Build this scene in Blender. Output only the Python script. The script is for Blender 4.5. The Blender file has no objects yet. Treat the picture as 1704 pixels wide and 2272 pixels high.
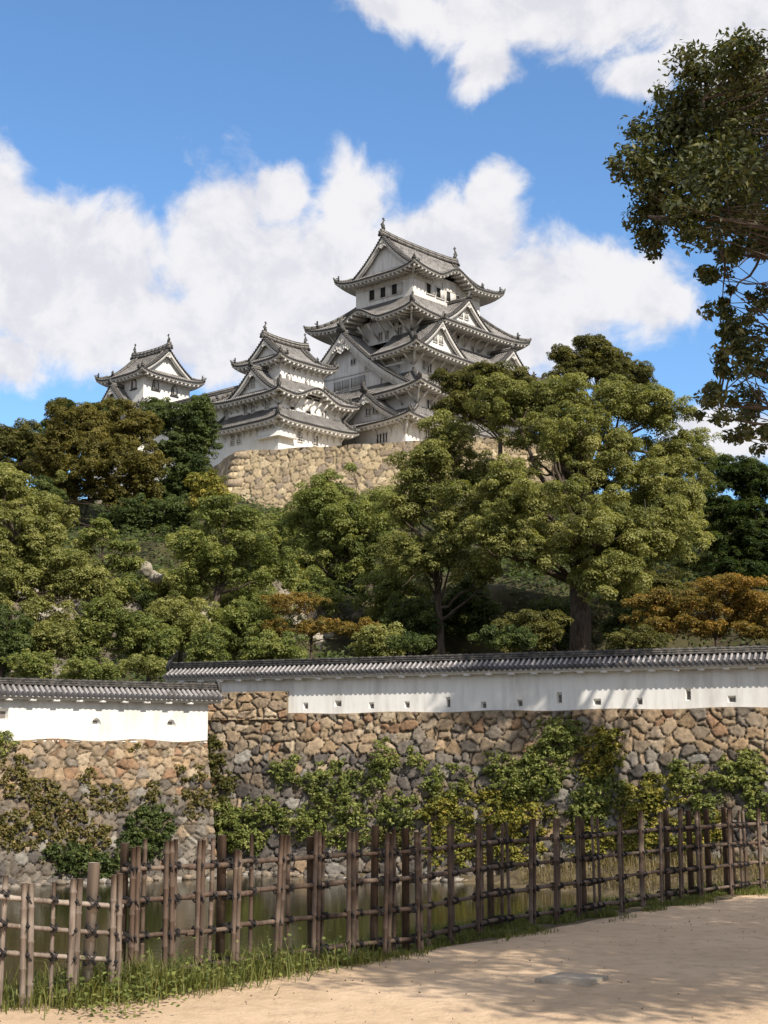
import bpy, math, random
import numpy as np
from math import radians, sin, cos, tan, atan2, pi

S = bpy.context.scene
COL = S.collection
RNG = np.random.default_rng(7)
random.seed(7)

# ------------------------------------------------------------------ camera, sky, sun, exposure
F, CX, CY = 3200.0, 852.0, 1136.0
PITCH = math.atan((1690.0 - CY) / F)
CAM = np.array([0.0, 0.0, 1.7])
cd = bpy.data.cameras.new('camera')
cam = bpy.data.objects.new('camera', cd)
COL.objects.link(cam)
cam.location = CAM
cam.rotation_euler = (pi / 2 + PITCH, 0, 0)
cd.sensor_fit = 'HORIZONTAL'
cd.sensor_width = 36.0
cd.lens = 36.0 * F / 1704.0
cd.clip_start, cd.clip_end = 0.1, 6000.0
S.camera = cam

def ray(px, py):
    u, v = (px - CX) / F, (CY - py) / F
    return np.array([u, cos(PITCH) - v * sin(PITCH), sin(PITCH) + v * cos(PITCH)])

def W(px, py, Y):
    d = ray(px, py)
    return CAM + d * (Y / d[1])

def Wz(px, py, z):
    d = ray(px, py)
    return CAM + d * ((z - CAM[2]) / d[2])

SUN_AZ, SUN_EL = radians(36.0), radians(41.5)     # to the right of, and behind, the photographer
SDIR = np.array([sin(SUN_AZ) * cos(SUN_EL), -cos(SUN_AZ) * cos(SUN_EL), sin(SUN_EL)])
sl = bpy.data.lights.new('sun', 'SUN')
sl.energy = 5.0
sl.angle = radians(0.5)
sl.color = (1.0, 0.92, 0.79)
so = bpy.data.objects.new('sun', sl)
COL.objects.link(so)
from mathutils import Vector
so.rotation_euler = Vector(SDIR).to_track_quat('Z', 'Y').to_euler()
S.view_settings.view_transform = 'Standard'
S.view_settings.look = 'None'
S.view_settings.exposure = 0.35
S.view_settings.gamma = 1.0

wd = bpy.data.worlds.new('World')
S.world = wd
wd.use_nodes = True

class NT:
    """short hand for building node trees"""
    def __init__(self, tree):
        self.t = tree
        self.t.nodes.clear()
    def n(self, kind, **kw):
        nd = self.t.nodes.new(kind)
        for k, v in kw.items():
            setattr(nd, k, v)
        return nd
    def set(self, sock, v):
        if hasattr(v, 'default_value') or hasattr(v, 'links'):
            self.t.links.new(v, sock)
        else:
            sock.default_value = v
    def math(self, op, a, b=0.0, c=0.0, clamp=False):
        nd = self.n('ShaderNodeMath', operation=op, use_clamp=clamp)
        self.set(nd.inputs[0], a); self.set(nd.inputs[1], b)
        if op in ('SMOOTH_MAX', 'MULTIPLY_ADD', 'SMOOTH_MIN'):
            self.set(nd.inputs[2], c)
        return nd.outputs[0]
    def mapr(self, v, a, b, c=0.0, d=1.0, smooth=True):
        nd = self.n('ShaderNodeMapRange')
        nd.interpolation_type = 'SMOOTHSTEP' if smooth else 'LINEAR'
        self.set(nd.inputs['Value'], v)
        for k, x in (('From Min', a), ('From Max', b), ('To Min', c), ('To Max', d)):
            self.set(nd.inputs[k], x)
        return nd.outputs['Result']
    def mix(self, f, a, b, blend='MIX'):
        nd = self.n('ShaderNodeMix', data_type='RGBA', blend_type=blend)
        self.set(nd.inputs['Factor'], f)
        self.set(nd.inputs[6], a if not isinstance(a, tuple) else (*a[:3], 1))
        self.set(nd.inputs[7], b if not isinstance(b, tuple) else (*b[:3], 1))
        return nd.outputs[2]
    def noise(self, vec, scale, detail=4.0, rough=0.55, dist=0.0, out='Fac'):
        nd = self.n('ShaderNodeTexNoise')
        if vec is not None:
            self.t.links.new(vec, nd.inputs['Vector'])
        self.set(nd.inputs['Scale'], scale); self.set(nd.inputs['Detail'], detail)
        self.set(nd.inputs['Roughness'], rough); self.set(nd.inputs['Distortion'], dist)
        return nd.outputs[out]
    def vmath(self, op, a, b):
        nd = self.n('ShaderNodeVectorMath', operation=op)
        self.set(nd.inputs[0], a); self.set(nd.inputs[1], b)
        return nd.outputs[0]

def build_world():
    T = NT(wd.node_tree)
    sky = T.n('ShaderNodeTexSky', sky_type='NISHITA')
    sky.sun_disc = False
    sky.sun_elevation = SUN_EL
    sky.sun_rotation = pi - SUN_AZ
    sky.air_density = 1.0
    sky.dust_density = 0.4
    sky.ozone_density = 2.6
    tc = T.n('ShaderNodeTexCoord').outputs['Generated']
    sep = T.n('ShaderNodeSeparateXYZ')
    T.t.links.new(tc, sep.inputs[0])
    az0 = T.math('ARCTAN2', sep.outputs[0], sep.outputs[1])
    el0 = T.math('ARCSINE', sep.outputs[2])
    ws = T.n('ShaderNodeSeparateColor')
    T.t.links.new(T.noise(tc, 11.0, 3.0, 0.5, out='Color'), ws.inputs[0])
    az = T.math('ADD', az0, T.math('MULTIPLY', T.math('SUBTRACT', ws.outputs[0], 0.5), 0.085))
    el = T.math('ADD', el0, T.math('MULTIPLY', T.math('SUBTRACT', ws.outputs[1], 0.5), 0.06))
    # clouds: soft ellipses round real directions, broken up by noise
    blobs = [(-20, 500, 130, 165), (150, 640, 330, 195), (480, 560, 150, 180), (795, 480, 100, 150), (760, 665, 400, 215),
             (965, 560, 170, 135), (1260, 650, 240, 140), (1095, 500, 85, 105), (1150, 690, 350, 175), (1440, 655, 130, 125), (560, 730, 320, 130), (280, 730, 260, 100),
             (20, 800, 85, 90), (620, 470, 80, 70),
             (1400, -5, 440, 130), (1680, 60, 300, 195), (1070, 145, 90, 85), (1405, 185, 120, 75), (860, 20, 120, 65), (1100, 20, 230, 95),
             (1650, 975, 190, 75), (-500, 500, 400, 300), (2300, 500, 420, 200)]
    fld = None
    for (px, py, rx, ry) in blobs:
        d = ray(px, py); d = d / np.linalg.norm(d)
        a0, e0 = atan2(d[0], d[1]), math.asin(d[2])
        da = T.math('MULTIPLY', T.math('SUBTRACT', az, a0), F / rx)
        de = T.math('MULTIPLY', T.math('SUBTRACT', el, e0), F / ry)
        r2 = T.math('ADD', T.math('MULTIPLY', da, da), T.math('MULTIPLY', de, de))
        v = T.math('SUBTRACT', 1.0, T.math('SQRT', r2))
        fld = v if fld is None else T.math('SMOOTH_MAX', fld, v, 0.12)
    warp = T.vmath('ADD', tc, T.vmath('SCALE', tc, (0, 0, 0)))
    n1 = T.noise(tc, 21.0, 9.0, 0.6, 0.35)
    n2 = T.noise(tc, 60.0, 7.0, 0.65)
    pert = T.math('ADD', T.math('MULTIPLY', T.math('SUBTRACT', n1, 0.5), 2.2), T.math('MULTIPLY', T.math('SUBTRACT', n2, 0.5), 0.6))
    dens0 = T.math('ADD', T.math('MULTIPLY', fld, 1.5), pert)
    dens = T.mapr(dens0, -0.25, 0.55)
    # unseen broken cloud added overhead, behind and beside the view as white fill light
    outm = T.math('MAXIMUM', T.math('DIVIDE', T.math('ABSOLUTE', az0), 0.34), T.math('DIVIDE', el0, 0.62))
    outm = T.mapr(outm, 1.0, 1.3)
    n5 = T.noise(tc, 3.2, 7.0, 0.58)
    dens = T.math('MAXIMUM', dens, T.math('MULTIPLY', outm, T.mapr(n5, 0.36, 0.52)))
    # relief of the cloud: the same noise looked up a little towards the sun
    off = T.vmath('ADD', tc, tuple(SDIR * 0.02))
    n3 = T.noise(off, 21.0, 9.0, 0.6, 0.35)
    n4 = T.noise(tc, 7.0, 3.0, 0.5)
    rel = T.math('ADD', T.math('MULTIPLY', T.math('SUBTRACT', n1, n3), 2.0), T.math('MULTIPLY', T.math('SUBTRACT', n4, 0.5), 1.3))
    shade = T.mapr(rel, -0.40, 0.22)
    ccol = T.mix(shade, (0.60, 0.60, 0.645), (0.725, 0.715, 0.73))
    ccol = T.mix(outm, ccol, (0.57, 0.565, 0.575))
    bg1 = T.n('ShaderNodeBackground'); bg1.inputs['Strength'].default_value = 0.148
    T.t.links.new(T.mix(1.0, sky.outputs[0], (0.72, 0.92, 1.06), 'MULTIPLY'), bg1.inputs['Color'])
    bg2 = T.n('ShaderNodeBackground'); bg2.inputs['Strength'].default_value = 1.0
    T.t.links.new(ccol, bg2.inputs['Color'])
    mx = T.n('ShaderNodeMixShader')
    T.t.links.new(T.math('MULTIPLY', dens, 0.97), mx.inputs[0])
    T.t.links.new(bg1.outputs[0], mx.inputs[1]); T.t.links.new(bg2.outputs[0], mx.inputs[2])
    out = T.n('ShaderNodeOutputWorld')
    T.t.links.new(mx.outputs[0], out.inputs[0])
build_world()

# ------------------------------------------------------------------ mesh building
class MB:
    """gathers vertices, faces and one colour attribute, then makes ONE mesh object"""
    def __init__(self):
        self.v, self.q, self.t, self.c, self.n = [], [], [], [], 0
    def add(self, V, Q=None, T=None, col=None):
        V = np.asarray(V, float).reshape(-1, 3)
        if Q is not None and len(Q):
            self.q.append(np.asarray(Q, int) + self.n)
        if T is not None and len(T):
            self.t.append(np.asarray(T, int) + self.n)
        self.v.append(V)
        c = np.zeros((len(V), 3)) if col is None else np.broadcast_to(np.asarray(col, float), (len(V), 3))
        self.c.append(c)
        self.n += len(V)
    def grid(self, P, col=None, wrap=False):
        n, m = P.shape[:2]
        i = np.arange(n * m).reshape(n, m)
        a = i if not wrap else np.concatenate([i, i[:, :1]], 1)
        Q = np.stack([a[:-1, :-1], a[1:, :-1], a[1:, 1:], a[:-1, 1:]], -1).reshape(-1, 4)
        self.add(P.reshape(-1, 3), Q, col=None if col is None else np.asarray(col).reshape(-1, 3))
    def bar(self, p0, p1, w, h, up=(0, 0, 1), col=None, w1=None, h1=None):
        p0, p1 = np.asarray(p0, float), np.asarray(p1, float)
        d = p1 - p0
        L = np.linalg.norm(d)
        if L < 1e-6:
            return
        d /= L
        s = np.cross(d, up)
        if np.linalg.norm(s) < 1e-6:
            s = np.cross(d, (1, 0, 0))
        s /= np.linalg.norm(s)
        u = np.cross(s, d)
        w1 = w if w1 is None else w1; h1 = h if h1 is None else h1
        V = []
        for p, ww, hh in ((p0, w, h), (p1, w1, h1)):
            for a, b in ((-1, -1), (1, -1), (1, 1), (-1, 1)):
                V.append(p + s * a * ww / 2 + u * b * hh / 2)
        self.add(V, [(0, 1, 2, 3), (7, 6, 5, 4), (0, 4, 5, 1), (1, 5, 6, 2), (2, 6, 7, 3), (3, 7, 4, 0)], col=col)
    def box(self, lo, hi, col=None):
        lo, hi = np.asarray(lo, float), np.asarray(hi, float)
        c = (lo + hi) / 2
        self.bar((lo[0], c[1], c[2]), (hi[0], c[1], c[2]), hi[1] - lo[1], hi[2] - lo[2], col=col)
    def tube(self, pts, rad, seg=8, col=None, caps=True):
        pts = np.asarray(pts, float)
        n = len(pts)
        rad = np.broadcast_to(np.asarray(rad, float), (n,))
        tn = np.gradient(pts, axis=0)
        tn /= np.linalg.norm(tn, axis=1)[:, None] + 1e-9
        ref = np.array([0.31, 0.23, 0.92]) if abs(tn[0][2]) < 0.9 else np.array([1.0, 0.1, 0.0])
        s = np.cross(tn, ref); s /= np.linalg.norm(s, axis=1)[:, None] + 1e-9
        u = np.cross(s, tn)
        a = np.linspace(0, 2 * pi, seg, endpoint=False)
        P = pts[:, None] + rad[:, None, None] * (s[:, None] * np.cos(a)[None, :, None] + u[:, None] * np.sin(a)[None, :, None])
        b = self.n
        self.grid(P, wrap=True, col=None if col is None else np.broadcast_to(np.asarray(col, float), (n, seg, 3)))
        if caps:
            for row in (0, n - 1):
                k = np.arange(seg)
                self.add([pts[row]], T=None, col=col)
                self.t.append(np.stack([np.full(seg, self.n - 1), b + row * seg + k, b + row * seg + (k + 1) % seg], 1))
    def poly_prism(self, pts2, fr, y0, y1, col=None):
        """outline pts2 (w,z) in frame fr=(o,wd,yd) extruded from y0 to y1"""
        o, wd_, yd = [np.asarray(k, float) for k in fr]
        n = len(pts2)
        A = [o + wd_ * w + np.array([0, 0, z]) + yd * y0 for w, z in pts2]
        B = [o + wd_ * w + np.array([0, 0, z]) + yd * y1 for w, z in pts2]
        c = sum(A) / n, sum(B) / n
        k = np.arange(n)
        self.add(A + B + [c[0], c[1]], Q=np.stack([k, (k + 1) % n, n + (k + 1) % n, n + k], 1),
                 T=np.concatenate([np.stack([np.full(n, 2 * n), k, (k + 1) % n], 1), np.stack([np.full(n, 2 * n + 1), n + k, n + (k + 1) % n], 1)]), col=col)
    def build(self, name, mat, parent=None, smooth=False, origin=None):
        V = np.concatenate(self.v) if self.v else np.zeros((0, 3))
        if origin is not None:
            V = V - np.asarray(origin)
        C = np.concatenate(self.c) if self.c else np.zeros((0, 3))
        q = np.concatenate(self.q) if self.q else np.zeros((0, 4), int)
        t = np.concatenate(self.t) if self.t else np.zeros((0, 3), int)
        me = bpy.data.meshes.new(name)
        me.vertices.add(len(V)); me.vertices.foreach_set('co', V.astype(np.float32).ravel())
        li = np.concatenate([q.ravel(), t.ravel()]).astype(np.int32)
        me.loops.add(len(li)); me.loops.foreach_set('vertex_index', li)
        ls = np.concatenate([np.arange(len(q)) * 4, len(q) * 4 + np.arange(len(t)) * 3]).astype(np.int32)
        me.polygons.add(len(ls)); me.polygons.foreach_set('loop_start', ls)
        if smooth:
            me.polygons.foreach_set('use_smooth', np.ones(len(ls), bool))
        at = me.attributes.new('col', 'FLOAT_COLOR', 'POINT')
        at.data.foreach_set('color', np.concatenate([C, np.ones((len(C), 1))], 1).astype(np.float32).ravel())
        me.update(calc_edges=True)
        me.validate()
        me.materials.append(mat)
        o = bpy.data.objects.new(name, me)
        COL.objects.link(o)
        if parent is not None:
            o.parent = parent
        if origin is not None and parent is None:
            o.location = origin
        return o

def tag(o, label=None, cat=None, group=None, kind=None):
    for k, v in (('label', label), ('category', cat), ('group', group), ('kind', kind)):
        if v:
            o[k] = v
    return o

def empty(name, loc, rz, label, cat, group=None):
    o = bpy.data.objects.new(name, None)
    COL.objects.link(o)
    o.location = loc
    o.rotation_euler = (0, 0, rz)
    o.empty_display_size = 0.3
    return tag(o, label, cat, group)

def vnoise(P, scale, seed=0):
    """cheap smooth value noise on numpy points (n,3), about 0..1"""
    P = np.asarray(P, float) * scale
    i = np.floor(P).astype(np.int64); f = P - i
    f = f * f * (3 - 2 * f)
    def h(a):
        x = (a[..., 0] * 374761393 + a[..., 1] * 668265263 + a[..., 2] * 2147483647 + seed * 974711) & 0xFFFFFFFF
        x = ((x ^ (x >> 13)) * 1274126177) & 0xFFFFFFFF
        return ((x ^ (x >> 16)) & 0xFFFF) / 65535.0
    r = 0
    for dx in (0, 1):
        for dy in (0, 1):
            for dz in (0, 1):
                w = (f[..., 0] if dx else 1 - f[..., 0]) * (f[..., 1] if dy else 1 - f[..., 1]) * (f[..., 2] if dz else 1 - f[..., 2])
                r = r + w * h(i + np.array([dx, dy, dz]))
    return r

# ------------------------------------------------------------------ materials
def mat(name, fn):
    m = bpy.data.materials.new(name)
    m.use_nodes = True
    T = NT(m.node_tree)
    out = T.n('ShaderNodeOutputMaterial')
    sh = fn(T)
    T.t.links.new(sh, out.inputs[0])
    return m

def principled(T, col, rough=0.8, bump=None, bstr=0.3, bdist=0.02, spec=0.3):
    p = T.n('ShaderNodeBsdfPrincipled')
    T.set(p.inputs['Base Color'], col if not isinstance(col, tuple) else (*col[:3], 1))
    T.set(p.inputs['Roughness'], rough)
    p.inputs['Specular IOR Level'].default_value = spec
    if bump is not None:
        b = T.n('ShaderNodeBump')
        b.inputs['Strength'].default_value = bstr
        b.inputs['Distance'].default_value = bdist
        T.t.links.new(bump, b.inputs['Height'])
        T.t.links.new(b.outputs[0], p.inputs['Normal'])
    return p.outputs[0]

def objc(T):
    return T.n('ShaderNodeTexCoord').outputs['Object']
def attr(T):
    a = T.n('ShaderNodeAttribute', attribute_name='col')
    return a.outputs['Color']

def m_plaster(base, dirt, amt):
    def f(T):
        c = objc(T)
        mp = T.n('ShaderNodeMapping'); mp.inputs['Scale'].default_value = (1.6, 1.6, 0.22)
        T.t.links.new(c, mp.inputs[0])
        streak = T.noise(mp.outputs[0], 1.4, 6, 0.65)
        blot = T.noise(c, 0.35, 5, 0.6)
        fine = T.noise(c, 6.0, 5, 0.7)
        k = T.math('ADD', T.math('MULTIPLY', streak, 0.6), T.math('MULTIPLY', blot, 0.4))
        k = T.mapr(k, 0.40, 0.68, 0.0, amt)
        col = T.mix(k, base, dirt)
        col = T.mix(T.math('MULTIPLY', fine, 0.16), col, (0.5, 0.48, 0.45), 'MULTIPLY')
        return principled(T, col, 0.85, fine, 0.25, 0.02)
    return f

def f_tile(dark, light, joint):
    def f(T):
        s = T.n('ShaderNodeSeparateColor'); T.t.links.new(attr(T), s.inputs[0])
        ph, d = s.outputs[0], s.outputs[1]
        c = objc(T)
        n = T.noise(c, 1.1, 5, 0.65)
        n2 = T.noise(c, 7.0, 4, 0.7)
        rib = T.mapr(ph, 0.5, 0.62)
        col = T.mix(rib, dark, light)
        # plaster joints along both sides of each round tile and round each tile's end
        e1 = T.math('LESS_THAN', T.math('ABSOLUTE', T.math('SUBTRACT', ph, 0.57)), 0.05)
        e2 = T.math('LESS_THAN', T.math('ABSOLUTE', T.math('SUBTRACT', ph, 0.95)), 0.05)
        fr = T.math('FRACT', T.math('MULTIPLY', d, 3.2))
        e3 = T.math('MULTIPLY', T.math('LESS_THAN', fr, 0.28), rib)
        j = T.math('MAXIMUM', T.math('MAXIMUM', e1, e2), e3)
        j = T.math('MULTIPLY', j, T.mapr(n2, 0.28, 0.6, 0.25, 1.0))
        col = T.mix(j, col, joint)
        col = T.mix(T.mapr(n, 0.45, 0.68, 0.0, 0.75), col, (0.045, 0.04, 0.036))
        col = T.mix(T.mapr(n2, 0.55, 0.8, 0.0, 0.3), col, (0.33, 0.29, 0.24))
        return principled(T, col, 0.6, n2, 0.4, 0.02)
    return f

def f_stone(lichen=True):
    def f(T):
        c = objc(T)
        n = T.noise(c, 5.0, 8, 0.72)
        n2 = T.noise(c, 1.3, 5, 0.6)
        n3 = T.noise(c, 18.0, 5, 0.75)
        k = T.mapr(n, 0.3, 0.72, 0.62, 1.3)
        cc = T.n('ShaderNodeCombineColor')
        for i in range(3):
            T.t.links.new(k, cc.inputs[i])
        col = T.mix(1.0, attr(T), cc.outputs[0], 'MULTIPLY')
        if lichen:
            m1 = T.math('MULTIPLY', T.mapr(n3, 0.5, 0.66), T.mapr(n2, 0.48, 0.66))
            col = T.mix(T.math('MULTIPLY', m1, 0.45), col, (0.42, 0.39, 0.34))
        return principled(T, col, 0.9, T.math('ADD', n, T.math('MULTIPLY', n3, 0.5)), 0.9, 0.06, 0.15)
    return f

def f_leaf(c1, c2, c3, trans=0.36, gloss=0.12):
    def f(T):
        s = T.n('ShaderNodeSeparateColor'); T.t.links.new(attr(T), s.inputs[0])
        r = T.n('ShaderNodeValToRGB')
        r.color_ramp.elements[0].color = (*c1, 1); r.color_ramp.elements[0].position = 0.12
        r.color_ramp.elements[1].color = (*c3, 1); r.color_ramp.elements[1].position = 0.95
        e = r.color_ramp.elements.new(0.5); e.color = (*c2, 1)
        T.t.links.new(s.outputs[0], r.inputs[0])
        p = T.n('ShaderNodeBsdfPrincipled')
        T.t.links.new(r.outputs[0], p.inputs['Base Color'])
        p.inputs['Roughness'].default_value = 0.55
        p.inputs['Specular IOR Level'].default_value = gloss * 2
        tr = T.n('ShaderNodeBsdfTranslucent')
        T.t.links.new(T.mix(1.0, r.outputs[0], (1.5, 1.45, 0.6), 'MULTIPLY'), tr.inputs[0])
        mx = T.n('ShaderNodeMixShader'); mx.inputs[0].default_value = trans
        T.t.links.new(p.outputs[0], mx.inputs[1]); T.t.links.new(tr.outputs[0], mx.inputs[2])
        return mx.outputs[0]
    return f

def f_noisy(a, b, scale, rough=0.85, bstr=0.6, bdist=0.03, stretch=None, detail=7):
    def f(T):
        c = objc(T)
        if stretch:
            mp = T.n('ShaderNodeMapping'); mp.inputs['Scale'].default_value = stretch
            T.t.links.new(c, mp.inputs[0]); c = mp.outputs[0]
        n = T.noise(c, scale, detail, 0.68)
        return principled(T, T.mix(T.mapr(n, 0.3, 0.72), a, b), rough, n, bstr, bdist)
    return f

def f_wood(a, b, pale, amt):
    def f(T):
        s = T.n('ShaderNodeSeparateColor'); T.t.links.new(attr(T), s.inputs[0])
        c = objc(T)
        mp = T.n('ShaderNodeMapping'); mp.inputs['Scale'].default_value = (14, 14, 1.2)
        T.t.links.new(c, mp.inputs[0])
        n = T.noise(mp.outputs[0], 3.0, 7, 0.7)
        n2 = T.noise(c, 3.2, 4, 0.6)
        col = T.mix(T.mapr(n, 0.3, 0.7), a, b)
        col = T.mix(T.math('MULTIPLY', T.mapr(T.math('ADD', n2, T.math('MULTIPLY', s.outputs[0], 0.25)), 0.45, 0.8), amt), col, pale)
        col = T.mix(T.math('MULTIPLY', s.outputs[1], 0.6), col, (0.05, 0.035, 0.025))
        return principled(T, col, 0.7, n, 0.5, 0.004)
    return f

def f_sand(T):
    c = objc(T)
    n = T.noise(c, 0.7, 6, 0.62)
    n2 = T.noise(c, 28.0, 6, 0.75)
    n3 = T.noise(c, 5.0, 5, 0.65)
    v = T.n('ShaderNodeTexVoronoi'); v.inputs['Scale'].default_value = 26.0
    T.t.links.new(c, v.inputs['Vector'])
    peb = T.math('LESS_THAN', v.outputs['Distance'], 0.13)
    vs = T.n('ShaderNodeSeparateColor'); T.t.links.new(v.outputs['Color'], vs.inputs[0])
    peb = T.math('MULTIPLY', peb, T.math('GREATER_THAN', vs.outputs[0], 0.62))
    col = T.mix(T.mapr(n, 0.3, 0.7), (0.55, 0.395, 0.265), (0.66, 0.49, 0.34))
    col = T.mix(T.mapr(n3, 0.42, 0.72, 0.0, 0.5), col, (0.34, 0.24, 0.155))
    col = T.mix(T.mapr(n2, 0.4, 0.75, 0.0, 0.4), col, (0.60, 0.47, 0.32))
    col = T.mix(T.math('MULTIPLY', peb, 0.75), col, T.mix(vs.outputs[1], (0.16, 0.12, 0.09), (0.55, 0.47, 0.38)))
    h = T.math('ADD', T.math('MULTIPLY', n2, 0.6), T.math('ADD', T.math('MULTIPLY', peb, 0.5), T.math('MULTIPLY', n3, 1.2)))
    return principled(T, col, 0.95, h, 0.9, 0.035, 0.1)

def f_water(T):
    c = objc(T)
    mp = T.n('ShaderNodeMapping'); mp.inputs['Scale'].default_value = (0.6, 2.2, 1.0)
    T.t.links.new(c, mp.inputs[0])
    n = T.math('ADD', T.noise(mp.outputs[0], 1.8, 4, 0.55), T.math('MULTIPLY', T.noise(mp.outputs[0], 7.0, 3, 0.5), 0.3))
    p = T.n('ShaderNodeBsdfPrincipled')
    p.inputs['Base Color'].default_value = (0.022, 0.019, 0.008, 1)
    p.inputs['Roughness'].default_value = 0.04
    p.inputs['IOR'].default_value = 1.33
    b = T.n('ShaderNodeBump'); b.inputs['Strength'].default_value = 0.10; b.inputs['Distance'].default_value = 0.05
    T.t.links.new(n, b.inputs['Height']); T.t.links.new(b.outputs[0], p.inputs['Normal'])
    return p.outputs[0]

def f_plain(col, rough=0.8):
    return lambda T: principled(T, col, rough)

M = {}
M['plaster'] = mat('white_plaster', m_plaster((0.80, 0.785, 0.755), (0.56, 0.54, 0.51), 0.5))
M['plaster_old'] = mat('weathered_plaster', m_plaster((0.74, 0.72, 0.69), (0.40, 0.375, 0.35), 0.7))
M['plaster_wall'] = mat('stained_plaster', m_plaster((0.80, 0.785, 0.755), (0.50, 0.475, 0.44), 0.75))
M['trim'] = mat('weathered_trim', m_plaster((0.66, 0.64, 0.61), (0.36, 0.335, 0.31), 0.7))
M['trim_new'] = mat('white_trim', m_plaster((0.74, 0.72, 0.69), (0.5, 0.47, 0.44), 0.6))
M['tile'] = mat('roof_tile', f_tile((0.04, 0.038, 0.038), (0.105, 0.1, 0.098), (0.38, 0.36, 0.345)))
M['tile_near'] = mat('wall_roof_tile', f_tile((0.07, 0.068, 0.075), (0.29, 0.27, 0.27), (0.42, 0.39, 0.37)))
def f_ridge(T):
    s = T.n('ShaderNodeSeparateColor'); T.t.links.new(attr(T), s.inputs[0])
    n = T.noise(objc(T), 5.0, 6, 0.7)
    col = T.mix(s.outputs[0], T.mix(T.mapr(n, 0.35, 0.7), (0.03, 0.028, 0.026), (0.13, 0.12, 0.11)), T.mix(T.mapr(n, 0.3, 0.7), (0.6, 0.57, 0.53), (0.3, 0.28, 0.26)))
    return principled(T, col, 0.7, n, 0.5, 0.02)
M['ridge'] = mat('ridge_tile', f_ridge)
M['ornament'] = mat('dark_tile', f_noisy((0.035, 0.033, 0.032), (0.11, 0.105, 0.10), 4.0, 0.6))
M['dark'] = mat('dark_opening', f_plain((0.018, 0.016, 0.015), 0.7))
M['slate'] = mat('window_lattice', f_noisy((0.12, 0.105, 0.095), (0.22, 0.2, 0.18), 5.0))
M['stone'] = mat('stone', f_stone(True))
M['stone_clean'] = mat('dressed_stone', f_stone(False))
M['bark'] = mat('bark', f_noisy((0.035, 0.026, 0.02), (0.12, 0.09, 0.068), 3.0, 0.9, 1.0, 0.06, (2.5, 2.5, 0.5)))
M['bark_near'] = mat('pale_bark', f_noisy((0.07, 0.055, 0.045), (0.24, 0.2, 0.17), 9.0, 0.9, 1.0, 0.02, (2.5, 2.5, 0.5)))
M['sand'] = mat('sandy_gravel', f_sand)
M['earth'] = mat('earth', f_noisy((0.06, 0.045, 0.025), (0.17, 0.13, 0.075), 1.6, 0.95, 0.8, 0.08))
M['hill'] = mat('hill_earth', f_noisy((0.02, 0.02, 0.009), (0.075, 0.065, 0.03), 0.5, 0.95, 1.0, 0.3))
M['bed'] = mat('pond_mud', f_noisy((0.04, 0.032, 0.018), (0.08, 0.065, 0.035), 0.4))
M['water'] = mat('pond_water', f_water)
M['bamboo'] = mat('brown_bamboo', f_wood((0.05, 0.034, 0.026), (0.12, 0.078, 0.056), (0.27, 0.21, 0.165), 0.5))
M['bamboo_pale'] = mat('grey_bamboo', f_wood((0.105, 0.078, 0.062), (0.22, 0.17, 0.138), (0.50, 0.43, 0.37), 0.6))
M['rope'] = mat('black_rope', f_noisy((0.012, 0.011, 0.012), (0.04, 0.035, 0.035), 40.0))
M['slab'] = mat('concrete_slab', f_noisy((0.36, 0.29, 0.22), (0.5, 0.42, 0.33), 9.0))
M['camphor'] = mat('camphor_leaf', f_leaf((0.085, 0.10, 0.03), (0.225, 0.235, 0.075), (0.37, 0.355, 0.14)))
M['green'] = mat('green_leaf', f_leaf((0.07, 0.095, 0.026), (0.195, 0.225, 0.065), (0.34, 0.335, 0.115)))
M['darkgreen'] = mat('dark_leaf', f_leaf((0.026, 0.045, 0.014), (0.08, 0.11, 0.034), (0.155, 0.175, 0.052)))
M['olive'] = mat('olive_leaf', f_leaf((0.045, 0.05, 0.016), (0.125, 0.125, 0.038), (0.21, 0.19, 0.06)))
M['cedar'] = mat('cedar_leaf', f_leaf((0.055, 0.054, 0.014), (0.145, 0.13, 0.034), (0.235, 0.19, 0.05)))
M['pine'] = mat('pine_needle', f_leaf((0.014, 0.026, 0.008), (0.05, 0.078, 0.022), (0.12, 0.145, 0.035)))
M['maple'] = mat('maple_leaf', f_leaf((0.09, 0.085, 0.022), (0.22, 0.155, 0.038), (0.36, 0.205, 0.048)))
M['yellow'] = mat('yellowing_leaf', f_leaf((0.07, 0.09, 0.018), (0.21, 0.20, 0.04), (0.42, 0.33, 0.07), 0.28))
M['near_leaf'] = mat('glossy_leaf', f_leaf((0.028, 0.04, 0.012), (0.07, 0.082, 0.024), (0.17, 0.155, 0.045), 0.25, 0.25))
M['grass'] = mat('grass_blade', f_leaf((0.05, 0.07, 0.018), (0.13, 0.15, 0.04), (0.30, 0.26, 0.10)))
M['litter'] = mat('litter', f_leaf((0.07, 0.05, 0.035), (0.17, 0.11, 0.06), (0.30, 0.2, 0.1)))
M['weed'] = mat('weed_leaf', f_leaf((0.07, 0.075, 0.022), (0.18, 0.16, 0.055), (0.33, 0.25, 0.11)))
M['dry'] = mat('dry_grass', f_leaf((0.08, 0.07, 0.03), (0.19, 0.15, 0.075), (0.33, 0.26, 0.15)))
# ------------------------------------------------------------------ castle builders
BA = radians(48.0)
U3 = np.array([cos(BA), sin(BA), 0.0]); V3 = np.array([-sin(BA), cos(BA), 0.0])

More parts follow.
